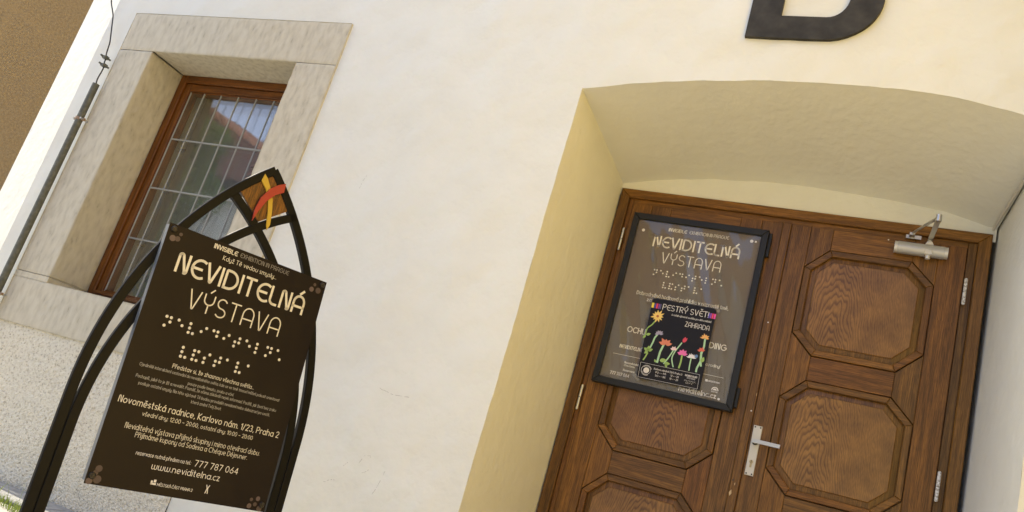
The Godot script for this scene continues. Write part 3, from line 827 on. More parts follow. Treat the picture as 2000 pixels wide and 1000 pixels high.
	for s in [[-0.423, 1.787, mats.cast_pale], [-0.428, 1.66, mats.dark_metal], [-0.418, 1.35, mats.cast_pale], [0.04, 2.300, mats.cast_pale], [-0.436, 1.02, mats.dark_metal]]:
		var sg := G.new()
		sg.disc(Vector3(s[0], s[1], Z + (0.0134 if s[0] < -0.1 else 0.0006)), 0.0035, 8, 0.001)
		part("nail_head", sg, s[2], d)
	for ch in [[-0.437, 0.962, 0.012, 0.030], [-0.425, 1.005, 0.004, 0.016], [-0.409, 1.43, 0.003, 0.02]]:
		var cg := G.new()
		cg.prism(PackedVector2Array([Vector2(ch[0] - ch[2] / 2, ch[1]), Vector2(ch[0] - ch[2] * 0.1, ch[1] - ch[3] / 2), Vector2(ch[0] + ch[2] / 2, ch[1] - ch[3] * 0.1), Vector2(ch[0] + ch[2] * 0.2, ch[1] + ch[3] / 2)]), Z + 0.010, Z + 0.0138, 0.0)
		part("chipped_spot", cg, mats.bare_wood, d)
	# hinges
	for h in [[-1.244, 2.034, 2.163, 0], [-1.245, 1.164, 1.293, 0], [0.386, 2.032, 2.160, 1], [0.386, 1.146, 1.275, 1]]:
		var hg := G.new()
		var x: float = h[0]; var ym: float = (h[1] + h[2]) / 2.0
		hg.tube(PackedVector3Array([Vector3(x, h[1], Z + 0.008), Vector3(x, h[1] + 0.004, Z + 0.008), Vector3(x, ym - 0.002, Z + 0.008)]), [0.004, 0.0075, 0.0075], 12)
		hg.tube(PackedVector3Array([Vector3(x, ym + 0.001, Z + 0.008), Vector3(x, h[2] - 0.004, Z + 0.008), Vector3(x, h[2], Z + 0.008)]), [0.0075, 0.0075, 0.004], 12)
		part("hinge", hg, mats.hinge_painted if h[3] == 1 else mats.silver, d)
	# lever handle on its plate
	g = G.new()
	g.rect(-0.394, 1.058, -0.354, 1.290, Z - 0.002, Z + 0.008, 0.002)
	part("handle_plate", g, mats.plate, d)
	g = G.new()
	for s in [[-0.386, 1.282], [-0.362, 1.282], [-0.386, 1.066], [-0.362, 1.066]]: g.disc(Vector3(s[0], s[1], Z + 0.0084), 0.0038, 8, 0.0008)
	part("screw", g, mats.dark_metal, d)
	g = G.new()
	g.tube(PackedVector3Array([Vector3(-0.374, 1.212, Z + 0.006), Vector3(-0.374, 1.212, Z + 0.014)]), [0.0135], 16)
	part("handle_collar", g, mats.dark_metal, d)
	g = G.new()
	g.tube(PackedVector3Array([Vector3(-0.374, 1.212, Z + 0.012), Vector3(-0.374, 1.212, Z + 0.045)]), [0.008], 12)
	g.box(Vector3(-0.384, 1.204, Z + 0.038), Vector3(-0.262, 1.221, Z + 0.052))
	part("lever", g, mats.silver, d)
	g = G.new()
	g.tube(PackedVector3Array([Vector3(-0.374, 1.121, Z + 0.006), Vector3(-0.374, 1.121, Z + 0.012)]), [0.0085], 14)
	g.box(Vector3(-0.3785, 1.095, Z + 0.006), Vector3(-0.3695, 1.12, Z + 0.0115))
	part("lock_cylinder", g, mats.brass, d)
	g = G.new()
	g.box(Vector3(-0.3752, 1.113, Z + 0.0121), Vector3(-0.3728, 1.128, Z + 0.0126))
	part("keyhole", g, mats.hole, d)

# ---------------------------------------------------------------- pier, unseen wing added to warm the wall, houses and tree mirrored in glass
func build_surroundings() -> void:
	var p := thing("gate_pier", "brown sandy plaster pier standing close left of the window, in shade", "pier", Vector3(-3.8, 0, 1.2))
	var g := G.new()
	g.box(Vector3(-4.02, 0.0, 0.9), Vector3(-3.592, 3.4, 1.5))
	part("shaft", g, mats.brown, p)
	g = G.new()
	slab(g, Vector3(-4.08, 3.4, 0.84), Vector3(-3.53, 3.5, 1.56), 0.02)
	part("cap_stone", g, mats.stone, p)
	var w := thing("bounce_wing", "unseen ochre wing added beside the arched doorway to bounce warm light onto the wall", "building", Vector3(1.05, 0, 2))
	g = G.new()
	g.box(Vector3(1.05, 0, 0.0), Vector3(8.0, 8.0, 4.2))  # out of view; placed and sized to throw warm bounce on the wall
	part("wall", g, mats.ochre, w)
	var f := thing("opposite_house", "long grey white house with a red roof across the yard", "house", Vector3(-1, 0, 16))
	g = G.new()
	g.box(Vector3(-8.0, 0, 15.0), Vector3(7.0, 6.1, 23))
	part("wall", g, mats.plaster, f)
	g = G.new()
	g.quad(Vector3(-8.4, 6.1, 14.5), Vector3(7.4, 6.1, 14.5), Vector3(7.4, 9.6, 19), Vector3(-8.4, 9.6, 19), Vector3(0, 1, -1))
	g.quad(Vector3(-8.4, 6.1, 23.5), Vector3(7.4, 6.1, 23.5), Vector3(7.4, 9.6, 19), Vector3(-8.4, 9.6, 19), Vector3(0, 1, 1))
	for x in [-8.4, 7.4]: g.tri(Vector3(x, 6.1, 14.5), Vector3(x, 6.1, 23.5), Vector3(x, 9.6, 19), Vector3(signf(x), 0, 0))
	part("roof", g, plain(lin(.20, .075, .045), 0.9), f)
	for i in 5:
		for j in 2:
			var wx := -6.4 + i * 3.0; var wy := 1.0 + j * 2.7
			var wg := G.new()
			wg.box(Vector3(wx, wy, 14.96), Vector3(wx + 1.1, wy + 1.5, 15.0))
			var wn := part("window", wg, plain(lin(.6, .58, .52), 0.6), f)
			wg = G.new()
			for k in 2: wg.box(Vector3(wx + 0.08 + k * 0.49, wy + 0.08, 14.945), Vector3(wx + 0.53 + k * 0.49, wy + 1.42, 14.955))
			part("pane", wg, plain(lin(.03, .035, .04), 0.1), wn)
	var h := thing("tiled_house", "house with a red tiled hipped roof mirrored in the window glass", "house", Vector3(-16, 0, 12))
	g = G.new()
	g.box(Vector3(-26, 0, 8.5), Vector3(-10.2, 4.7, 16))
	part("wall", g, mats.plaster, h)
	var A := Vector3(-9.6, 4.81, 8.0); var R := Vector3(-17.2, 8.06, 12.0)
	g = G.new()
	g.quad(A, Vector3(-26.5, 4.81, 8.0), Vector3(-26.5, 8.06, 12.0), R, Vector3(0, 1, -1))
	g.tri(A, R, Vector3(-9.6, 4.81, 16.0), Vector3(1, 1, 0))
	g.quad(Vector3(-9.6, 4.81, 16.0), Vector3(-26.5, 4.81, 16.0), Vector3(-26.5, 8.06, 12.0), R, Vector3(0, 1, 1))
	var hip := part("roof", g, plain(lin(.20, .075, .045), 0.9), h)
	g = G.new()
	g.tube(PackedVector3Array([A + Vector3(0.1, 0.02, 0), R + Vector3(0, 0.05, 0), Vector3(-26.5, 8.11, 12.0)]), [0.14], 10)
	part("hip_tiles", g, plain(lin(.25, .09, .05), 0.9), hip)
	# clay tiles of the face that the glass shows
	var t := G.new()
	var prof := []
	for k in 6:
		var a := PI * k / 5.0
		prof.append(Vector2(-cos(a) * 0.105, sin(a) * 0.05))
	for k in 5:
		t.smooth_tri([Vector3(prof[k].x, prof[k].y + 0.02, 0), Vector3(prof[k + 1].x, prof[k + 1].y + 0.02, 0), Vector3(prof[k + 1].x, prof[k + 1].y, 0.36)], [Vector3(prof[k].x, prof[k].y + .01, 0).normalized(), Vector3(prof[k + 1].x, prof[k + 1].y + .01, 0).normalized(), Vector3(prof[k + 1].x, prof[k + 1].y + .01, 0).normalized()], [Vector2(), Vector2(), Vector2()])
		t.smooth_tri([Vector3(prof[k].x, prof[k].y + 0.02, 0), Vector3(prof[k + 1].x, prof[k + 1].y, 0.36), Vector3(prof[k].x, prof[k].y, 0.36)], [Vector3(prof[k].x, prof[k].y + .01, 0).normalized(), Vector3(prof[k + 1].x, prof[k + 1].y + .01, 0).normalized(), Vector3(prof[k].x, prof[k].y + .01, 0).normalized()], [Vector2(), Vector2(), Vector2()])
	var mm := MultiMesh.new()
	mm.transform_format = MultiMesh.TRANSFORM_3D
	mm.use_colors = true
	mm.mesh = t.mesh()
	var up := Vector3(0, 3.25, 4.0).normalized()
	var across := Vector3.RIGHT
	var nn := across.cross(up)
	if nn.y < 0: nn = -nn
	var spots := []
	for r in 16:
		for c in 44:
			var u := r * 0.32
			var pos := Vector3(-9.8 - c * 0.215, 4.81, 8.0) + up * u
			var hip_x := -9.6 - (u * up.y / 3.25) * 7.6
			if pos.x < hip_x - 0.05: spots.append(pos)
	mm.instance_count = spots.size()
	for i in spots.size():
		var bs := Basis(across, nn, up)
		mm.set_instance_transform(i, Transform3D(bs, spots[i] + nn * 0.012 - Vector3(-16, 0, 12)))
		var v := rng.randf_range(0.75, 1.2)
		mm.set_instance_color(i, Color(.24 * v, .085 * v, .05 * v))
	var mi := MultiMeshInstance3D.new()
	mi.name = "roof_tiles"
	mi.multimesh = mm
	var tm := plain(Color.WHITE, 0.85)
	tm.vertex_color_use_as_albedo = true
	mi.material_override = tm
	mi.set_meta("kind", "stuff")
	h.add_child(mi)
	# climbing green before the roof
	var tr := thing("leafy_tree", "small tree with yellow green leaves mirrored in the window glass", "tree", Vector3(-11.3, 0, 6.6))
	g = G.new()
	g.tube(PackedVector3Array([Vector3(-11.3, -0.02, 6.6), Vector3(-11.32, 1.6, 6.62), Vector3(-11.2, 3.0, 6.6), Vector3(-11.25, 4.6, 6.6)]), [0.16, 0.12, 0.08, 0.02], 10)
	g.tube(PackedVector3Array([Vector3(-11.3, 1.7, 6.6), Vector3(-11.6, 2.6, 6.4), Vector3(-11.7, 3.6, 6.3)]), [0.07, 0.05, 0.015], 8)
	g.tube(PackedVector3Array([Vector3(-11.3, 2.1, 6.6), Vector3(-10.9, 3.0, 6.8), Vector3(-10.8, 3.8, 6.9)]), [0.07, 0.05, 0.015], 8)
	part("trunk", g, plain(lin(.10, .07, .045), 0.9), tr)
	g = G.new()
	for i in 5200:
		var yy := rng.randf_range(1.6, 5.35)
		var rad := 0.72 * pow(clampf(1.0 - pow((yy - 3.5) / 2.0, 4), 0.02, 1), 0.5) * (0.75 + 0.25 * sin(yy * 5.0))
		var an := rng.randf() * TAU
		var rr := rad * sqrt(rng.randf())
		var c := Vector3(-11.3 + cos(an) * rr, yy, 6.6 + sin(an) * rr)
		var e1 := Vector3(rng.randf_range(-1, 1), rng.randf_range(-1, 1), rng.randf_range(-1, 1)).normalized() * 0.055
		var e2 := e1.cross(Vector3(rng.randf_range(-1, 1), rng.randf_range(-1, 1), rng.randf_range(-1, 1))).normalized() * 0.035
		g.quad(c - e1, c + e2, c + e1, c - e2, Vector3(cos(an), 0.4, sin(an)))
	var leaf := plain(lin(.15, .20, .035), 0.6)
	leaf.backlight_enabled = true
	leaf.backlight = Color(0.35, 0.42, 0.12)
	part("crown", g, leaf, tr)

func build_conduit() -> void:
	var o := thing("earthing_conduit", "grey metal conduit pipe with a bent earthing wire left of the window surround", "pipe", Vector3(-4.512, 0, 0.052))
	var g := G.new()
	g.tube(PackedVector3Array([Vector3(-4.517, 0.0, 0.052), Vector3(-4.512, 1.2, 0.052), Vector3(-4.507, 2.305, 0.052)]), [0.021], 20)
	part("pipe", g, mats.zinc, o)
	g = G.new()
	var c := Curve3D.new()
	for p in [[-4.507, 2.26, .052], [-4.505, 2.31, .055], [-4.512, 2.44, .055], [-4.53, 2.50, .055], [-4.562, 2.62, .055], [-4.64, 2.79, .05], [-4.72, 2.905, .05], [-4.85, 3.06, .05], [-4.98, 3.3, .05]]: c.add_point(Vector3(p[0], p[1], p[2]), Vector3(0.02, -0.04, 0), Vector3(-0.02, 0.04, 0))
	g.tube(c.tessellate(4), [0.0042], 8)
	part("wire", g, mats.dark_metal, o)
	for y in [2.437, 2.492]:
		var q := G.new()
		var x: float = -4.512 - (y - 2.437) * 0.3
		q.box(Vector3(x - 0.014, y - 0.010, 0.040), Vector3(x + 0.014, y + 0.010, 0.066))
		for s in [[-0.02, 0.006], [0.016, -0.004]]: q.tube(PackedVector3Array([Vector3(x + s[0], y + s[1], 0.03), Vector3(x + s[0], y + s[1], 0.078)]), [0.0065], 6)
		q.tube(PackedVector3Array([Vector3(x - 0.03, y + 0.003, 0.055), Vector3(x + 0.03, y - 0.003, 0.055)]), [0.005], 6)
		part("clamp", q, mats.zinc, o)
	for y in [2.060, 0.930]:
		var q := G.new()
		q.tube(PackedVector3Array([Vector3(-4.511, y - 0.009, 0.052), Vector3(-4.511, y + 0.009, 0.052)]), [0.0235], 20)
		q.box(Vector3(-4.552, y - 0.008, 0.049), Vector3(-4.53, y + 0.008, 0.055))
		q.box(Vector3(-4.492, y - 0.008, 0.046), Vector3(-4.462, y + 0.008, 0.058))
		var br := part("bracket", q, mats.rust, o)
		q = G.new()
		q.tube(PackedVector3Array([Vector3(-4.545, y, 0.04), Vector3(-4.545, y, 0.068)]), [0.006], 6)
		q.tube(PackedVector3Array([Vector3(-4.474, y, 0.02), Vector3(-4.474, y, 0.075)]), [0.006], 8)
		part("bolt", q, mats.silver, br)

func build_letter() -> void:
	# large capital B: stem and two bowls, its upper part beyond the picture's edge
	var at := Vector3(-0.42, 2.88, 0)
	var o := thing("wall_letter", "large dark grey metal letter B mounted on the wall above the doorway", "letter", at)
	var g := G.new()
	var outline := func(inner: int) -> PackedVector2Array:
		var p := PackedVector2Array()
		if inner == 0:
			p.append(Vector2(-0.69, 2.88)); p.append(Vector2(-0.36, 2.88))
			for k in 21:
				var a := deg_to_rad(-90 + 180.0 * k / 20); p.append(Vector2(-0.36 + 0.224 * cos(a), 3.100 + 0.22 * sin(a)))
			for k in 21:
				var a := deg_to_rad(-90 + 180.0 * k / 20); p.append(Vector2(-0.38 + 0.19 * cos(a), 3.50 + 0.19 * sin(a)))
			p.append(Vector2(-0.69, 3.69))
		else:
			var b := [[3.10, 0.105, -0.36, 0.085], [3.50, 0.085, -0.38, 0.075]][inner - 1] as Array
			p.append(Vector2(-0.552, b[0] - b[1]))
			for k in 17:
				var a := deg_to_rad(-90 + 180.0 * k / 16); p.append(Vector2(b[2] + b[3] * cos(a), b[0] + b[1] * sin(a)))
			p.append(Vector2(-0.552, b[0] + b[1]))
		return p
	# CSG cuts the two counters out of the plate
	var plate := CSGPolygon3D.new()
	plate.name = "plate"
	var full: PackedVector2Array = outline.call(0)
	var moved := PackedVector2Array()
	for q in full: moved.append(q - Vector2(at.x, at.y))
	plate.polygon = moved
	plate.depth = 0.022
	plate.position = Vector3(0, 0, 0.022)
	plate.material = mats.letter
	for i in [1, 2]:
		var hole := CSGPolygon3D.new()
		hole.name = "counter"
		hole.operation = CSGShape3D.OPERATION_SUBTRACTION
		var hp := PackedVector2Array()
		for q in outline.call(i): hp.append(q - Vector2(at.x, at.y))
		hole.polygon = hp
		hole.depth = 0.06
		hole.position = Vector3(0, 0, 0.02)
		hole.material = mats.letter
		plate.add_child(hole, true)
	o.add_child(plate)

func build_closer() -> void:
	var Z := DOOR_Z
	var o := thing("door_closer", "silver hydraulic door closer with a folded arm at the head of the right door leaf", "door closer", Vector3(0.18, 2.258, Z))
	var g := G.new()
	var sec := []
	for k in 24:
		var a := TAU * k / 24.0
		var c := cos(a); var s := sin(a)
		var e := pow(absf(c), 4.0) + pow(absf(s), 4.0)
		var r := 1.0 / pow(e, 0.25)
		sec.append(Vector2(c * r * 0.024, s * r * 0.0275))
	var body := func(x0: float, x1: float, sc: float, gg: G) -> void:
		for k in 24:
			var p: Vector2 = sec[k] * sc; var q: Vector2 = sec[(k + 1) % 24] * sc
			var P := func(x: float, w: Vector2) -> Vector3: return Vector3(x, 2.258 + w.y, Z + 0.03 + w.x)
			var N := func(w: Vector2) -> Vector3: return Vector3(0, w.y, w.x).normalized()
			gg.smooth_tri([P.call(x0, p), P.call(x1, p), P.call(x1, q)], [N.call(p), N.call(p), N.call(q)], [Vector2(), Vector2(), Vector2()])
			gg.smooth_tri([P.call(x0, p), P.call(x1, q), P.call(x0, q)], [N.call(p), N.call(q), N.call(q)], [Vector2(), Vector2(), Vector2()])
			gg.tri(Vector3(x0, 2.258, Z + 0.03), P.call(x0, p), P.call(x0, q), Vector3.LEFT)
			gg.tri(Vector3(x1, 2.258, Z + 0.03), P.call(x1, p), P.call(x1, q), Vector3.RIGHT)
	body.call(0.083, 0.281, 1.0, g)
	part("body", g, mats.silver_paint, o)
	for e in [[0.069, 0.0825, -1], [0.2815, 0.295, 1]]:
		g = G.new()
		body.call(e[0], e[1], 0.93, g)
		var cap := part("end_cap", g, mats.cast_pale, o)
		g = G.new()
		var xs: float = e[0] - 0.0008 if e[2] < 0 else e[1] + 0.0008
		for y in [-0.012, 0.0, 0.012]:
			g.tube(PackedVector3Array([Vector3(xs, 2.258 + y, Z + 0.036), Vector3(xs - 0.002 * e[2], 2.258 + y, Z + 0.036)]), [0.0042], 8)
		part("screw_hole", g, mats.hole, cap)
	g = G.new()
	g.prism(PackedVector2Array([Vector2(0.196, 2.232), Vector2(0.232, 2.232), Vector2(0.228, 2.256), Vector2(0.200, 2.256)]), Z + 0.045, Z + 0.060, 0.003)
	g.tube(PackedVector3Array([Vector3(0.214, 2.215, Z + 0.04), Vector3(0.214, 2.236, Z + 0.04)]), [0.010, 0.013], 14)
	part("pinion_cap", g, mats.cast_pale, o)
	g = G.new()
	g.prism(PackedVector2Array([Vector2(0.196, 2.284), Vector2(0.232, 2.284), Vector2(0.224, 2.300), Vector2(0.204, 2.300)]), Z + 0.012, Z + 0.05, 0.002)
	g.tube(PackedVector3Array([Vector3(0.214, 2.298, Z + 0.03), Vector3(0.214, 2.314, Z + 0.03)]), [0.009], 12)
	part("spindle", g, mats.cast_pale, o)
	var elbow := Vector3(0.222, 2.316, -0.46)
	g = G.new()
	flat_arm(g, Vector3(0.214, 2.312, Z + 0.03), elbow, 0.021, 0.006)
	part("arm", g, mats.silver, o)
	g = G.new()
	var foot := Vector3(0.135, 2.327, Z + 0.045)
	flat_arm(g, elbow + Vector3(0, 0.008, 0), elbow.lerp(foot, 0.5) + Vector3(0, 0.008, 0), 0.016, 0.005)
	g.tube(PackedVector3Array([elbow.lerp(foot, 0.42) + Vector3(0, 0.008, 0), foot + Vector3(0, 0.004, 0)]), [0.0055], 10)
	part("arm", g, mats.silver, o)
	g = G.new()
	g.tube(PackedVector3Array([elbow + Vector3(0, -0.012, 0), elbow + Vector3(0, 0.02, 0)]), [0.0125], 16)
	part("elbow_joint", g, mats.silver, o)
	g = G.new()
	g.box(Vector3(0.112, 2.318, Z + 0.006), Vector3(0.178, 2.336, Z + 0.011))
	g.box(Vector3(0.125, 2.321, Z + 0.011), Vector3(0.148, 2.333, Z + 0.052))
	part("bracket", g, mats.silver, o)
func flat_arm(g: G, a: Vector3, b: Vector3, w: float, h: float) -> void:
	var d := (b - a).normalized()
	var s := d.cross(Vector3.UP).normalized() * w / 2.0
	var u := Vector3.UP * h / 2.0
	g.quad(a + s + u, b + s + u, b - s + u, a - s + u, Vector3.UP)
	g.quad(a + s - u, b + s - u, b - s - u, a - s - u, Vector3.DOWN)
	g.quad(a + s + u, b + s + u, b + s - u, a + s - u, s)
	g.quad(a - s + u, b - s + u, b - s - u, a - s - u, -s)
	g.quad(b + s + u, b - s + u, b - s - u, b + s - u, d)
	g.quad(a + s + u, a - s + u, a - s - u, a + s - u, -d)

func build_poster_frame() -> void:
	var Z := DOOR_Z
	var o := thing("framed_poster", "brown exhibition poster behind a rippled clear sheet in a black frame hung on the door", "poster", Vector3(-0.848, 1.318, Z))
	var x0 := -1.197; var x1 := -0.499; var y0 := 1.318; var y1 := 2.246; var w := 0.033
	for k in 4:
		var g := G.new()
		var q: PackedVector2Array = [PackedVector2Array([Vector2(x0, y0), Vector2(x0 + w, y0 + w), Vector2(x0 + w, y1 - w), Vector2(x0, y1)]), PackedVector2Array([Vector2(x1, y0), Vector2(x1, y1), Vector2(x1 - w, y1 - w), Vector2(x1 - w, y0 + w)]), PackedVector2Array([Vector2(x0, y1), Vector2(x0 + w, y1 - w), Vector2(x1 - w, y1 - w), Vector2(x1, y1)]), PackedVector2Array([Vector2(x0, y0), Vector2(x1, y0), Vector2(x1 - w, y0 + w), Vector2(x0 + w, y0 + w)])][k]
		g.prism(q, Z + 0.009, Z + 0.050, 0.003)
		part("frame_bar", g, mats.frame_black, o)
	for s in [[2.112, 2.236], [1.345, 1.44]]:
		var g := G.new()
		g.rect(x1 + 0.0005, s[0], x1 + 0.016, s[1], Z + 0.012, Z + 0.034, 0.002)
		part("hanging_bracket", g, mats.frame_black, o)
	var g := G.new()
	g.rect(x0 + 0.02, y0 + 0.02, x1 - 0.02, y1 - 0.02, Z + 0.010, Z + 0.030, 0.0)
	var pr := part("print", g, mats.print_brown2, o)
	var z := Z + 0.0307
	var ink := func(text: String, x: float, y: float, wd: float, cap: float, th: float, m: Material, arcs := 14) -> void:
		var t := G.new()
		write(t, text, x, y, wd, cap, th, z, arcs)
		part("lettering", t, m, pr)
	ink.call("INVISIBLE", -0.998, 2.172, 0.092, 0.0165, 0.0034, mats.ink_title)
	ink.call("EXHIBITION IN PRAGUE", -0.890, 2.173, 0.200, 0.0165, 0.0020, mats.ink_title)
	ink.call("NEVIDITELNÁ", -1.061, 2.080, 0.438, 0.056, 0.0085, mats.ink_title, 24)
	ink.call("VÝSTAVA", -1.000, 1.994, 0.302, 0.056, 0.0048, mats.ink_title, 24)
	var t := G.new()
	braille(t, "neviditelná", -1.0221, 1.9513, 0.347, 0.026, 0.0042, z, 0.0015)
	braille(t, "výstava", -0.9594, 1.8904, 0.205, 0.026, 0.0042, z, 0.0015)
	part("braille_dots", t, mats.ink_title, pr).set_meta("kind", "stuff")
	ink.call("Dobrodružná hodinová prohlídka v naprosté tmě,", -1.083, 1.807, 0.465, 0.018, 0.0030, mats.ink_title)
	ink.call("za", -1.022, 1.780, 0.022, 0.016, 0.0030, mats.ink_title)
	ink.call("OCHU", -1.083, 1.604, 0.091, 0.027, 0.0044, mats.ink_title)
	ink.call("DING", -0.667, 1.604, 0.080, 0.027, 0.0044, mats.ink_title)
	ink.call("NEVIDITELNÉ", -1.101, 1.515, 0.116, 0.017, 0.0030, mats.ink_title)
	ink.call("a rodiny!", -0.665, 1.514, 0.067, 0.014, 0.0024, mats.ink_title)
	ink.call("777 787 064", -1.116, 1.374, 0.097, 0.0145, 0.0030, mats.ink_white)
	ink.call("Novoměstská", -1.057, 1.441, 0.072, 0.0095, 0.0020, mats.ink_title, 10)
	ink.call("Otevřeno:", -1.056, 1.4265, 0.055, 0.0095, 0.0014, mats.ink_title, 10)
	ink.call("Rezervace", -1.055, 1.402, 0.058, 0.0095, 0.0020, mats.ink_title, 10)
	ink.call("neviditelna.cz", -0.765, 1.367, 0.178, 0.021, 0.0046, mats.ink_white)
	ink.call("MĚSTSKÁ ČÁST PRAHA 2", -0.634, 1.4395, 0.052, 0.0065, 0.0012, mats.ink_white, 8)
	t = G.new()
	t.rect(-1.127, 1.4795, -0.98, 1.4810, z - 0.0004, z, 0.0)
	t.rect(-0.68, 1.4705, -0.570, 1.4720, z - 0.0004, z, 0.0)
	part("rule", t, mats.ink_title, pr)
	t = G.new()
	t.rect(-0.652, 1.438, -0.641, 1.449, z - 0.0004, z, 0.0)
	t.rect(-0.6405, 1.4395, -0.636, 1.444, z - 0.0004, z, 0.0)
	for k in 12:
		var a := PI * k / 12.0; var b := PI * (k + 1) / 12.0
		var c := Vector2(-0.598, 1.404)
		for rr in [[0.017, 0.012], [0.009, 0.0]]:
			t.quad(G.V(c + Vector2(cos(a), sin(a)) * rr[0], z), G.V(c + Vector2(cos(b), sin(b)) * rr[0], z), G.V(c + Vector2(cos(b), sin(b)) * rr[1], z), G.V(c + Vector2(cos(a), sin(a)) * rr[1], z), Vector3.BACK)
	write(t, "2021 AD", -0.613, 1.394, 0.03, 0.006, 0.0012, z, 8)
	part("emblem", t, mats.ink_white, pr)
	t = G.new()
	for c in [[-1.131, 2.158, 0.0085], [-0.576, 2.182, 0.0085], [-0.556, 2.182, 0.005], [-0.572, 1.367, 0.006]]: t.disc(Vector3(c[0], c[1], z), c[2], 12)
	part("printed_spots", t, mats.ink_white, pr)
	# clear cover sheet, buckled in its frame
	g = G.new()
	var buckle := noise(FastNoiseLite.TYPE_SIMPLEX, 0.55, 2, 301)
	g.sheet(70, 96, func(s: float, tt: float) -> Vector3:
		var x := lerpf(x0 + w - 0.004, x1 - w + 0.004, s); var y := lerpf(y0 + w - 0.004, y1 - w + 0.004, tt)
		var e := clampf(minf(minf(s, 1 - s) * 9.0, minf(tt, 1 - tt) * 12.0), 0, 1)
		return Vector3(x, y, Z + 0.0395 + e * 0.0068 * buckle.get_noise_2d(x * 9.0 + y * 2.4, y * 1.4 - x * 0.6)), Vector3.BACK)
	part("cover_sheet", g, mats.cover, o)

func blob(g: G, pts: Array, z: float) -> void:
	var poly := PackedVector2Array()
	for p in pts: poly.append(Vector2(p[0], p[1]))
	var idx := Geometry2D.triangulate_polygon(poly)
	for i in range(0, idx.size(), 3): g.tri(G.V(poly[idx[i]], z), G.V(poly[idx[i + 1]], z), G.V(poly[idx[i + 2]], z), Vector3.BACK)
func petal(g: G, c: Vector2, dir: float, length: float, width: float, z: float) -> void:
	var p := []
	var d := Vector2.from_angle(dir); var s := Vector2(-d.y, d.x)
	for k in 9:
		var t := float(k) / 8.0
		var q := c + d * length * t + s * width * sin(PI * pow(t, 0.8)) * 0.5
		p.append([q.x, q.y])
	for k in range(7, 0, -1):
		var t := float(k) / 8.0
		var q := c + d * length * t - s * width * sin(PI * pow(t, 0.8)) * 0.5
		p.append([q.x, q.y])
	blob(g, p, z)
func stem(g: G, pts: Array, w: float, z: float) -> void:
	var c := Curve2D.new()
	for i in pts.size():
		var a := Vector2(pts[maxi(i - 1, 0)][0], pts[maxi(i - 1, 0)][1]); var b := Vector2(pts[mini(i + 1, pts.size() - 1)][0], pts[mini(i + 1, pts.size() - 1)][1])
		c.add_point(Vector2(pts[i][0], pts[i][1]), (a - b) / 6.0, (b - a) / 6.0)
	var line := c.tessellate(3)
	for i in line.size() - 1:
		var d := (line[i + 1] - line[i]).normalized()
		var o := Vector2(-d.y, d.x) * w / 2.0
		g.quad(G.V(line[i] + o, z), G.V(line[i + 1] + o, z), G.V(line[i + 1] - o, z), G.V(line[i] - o, z), Vector3.BACK)

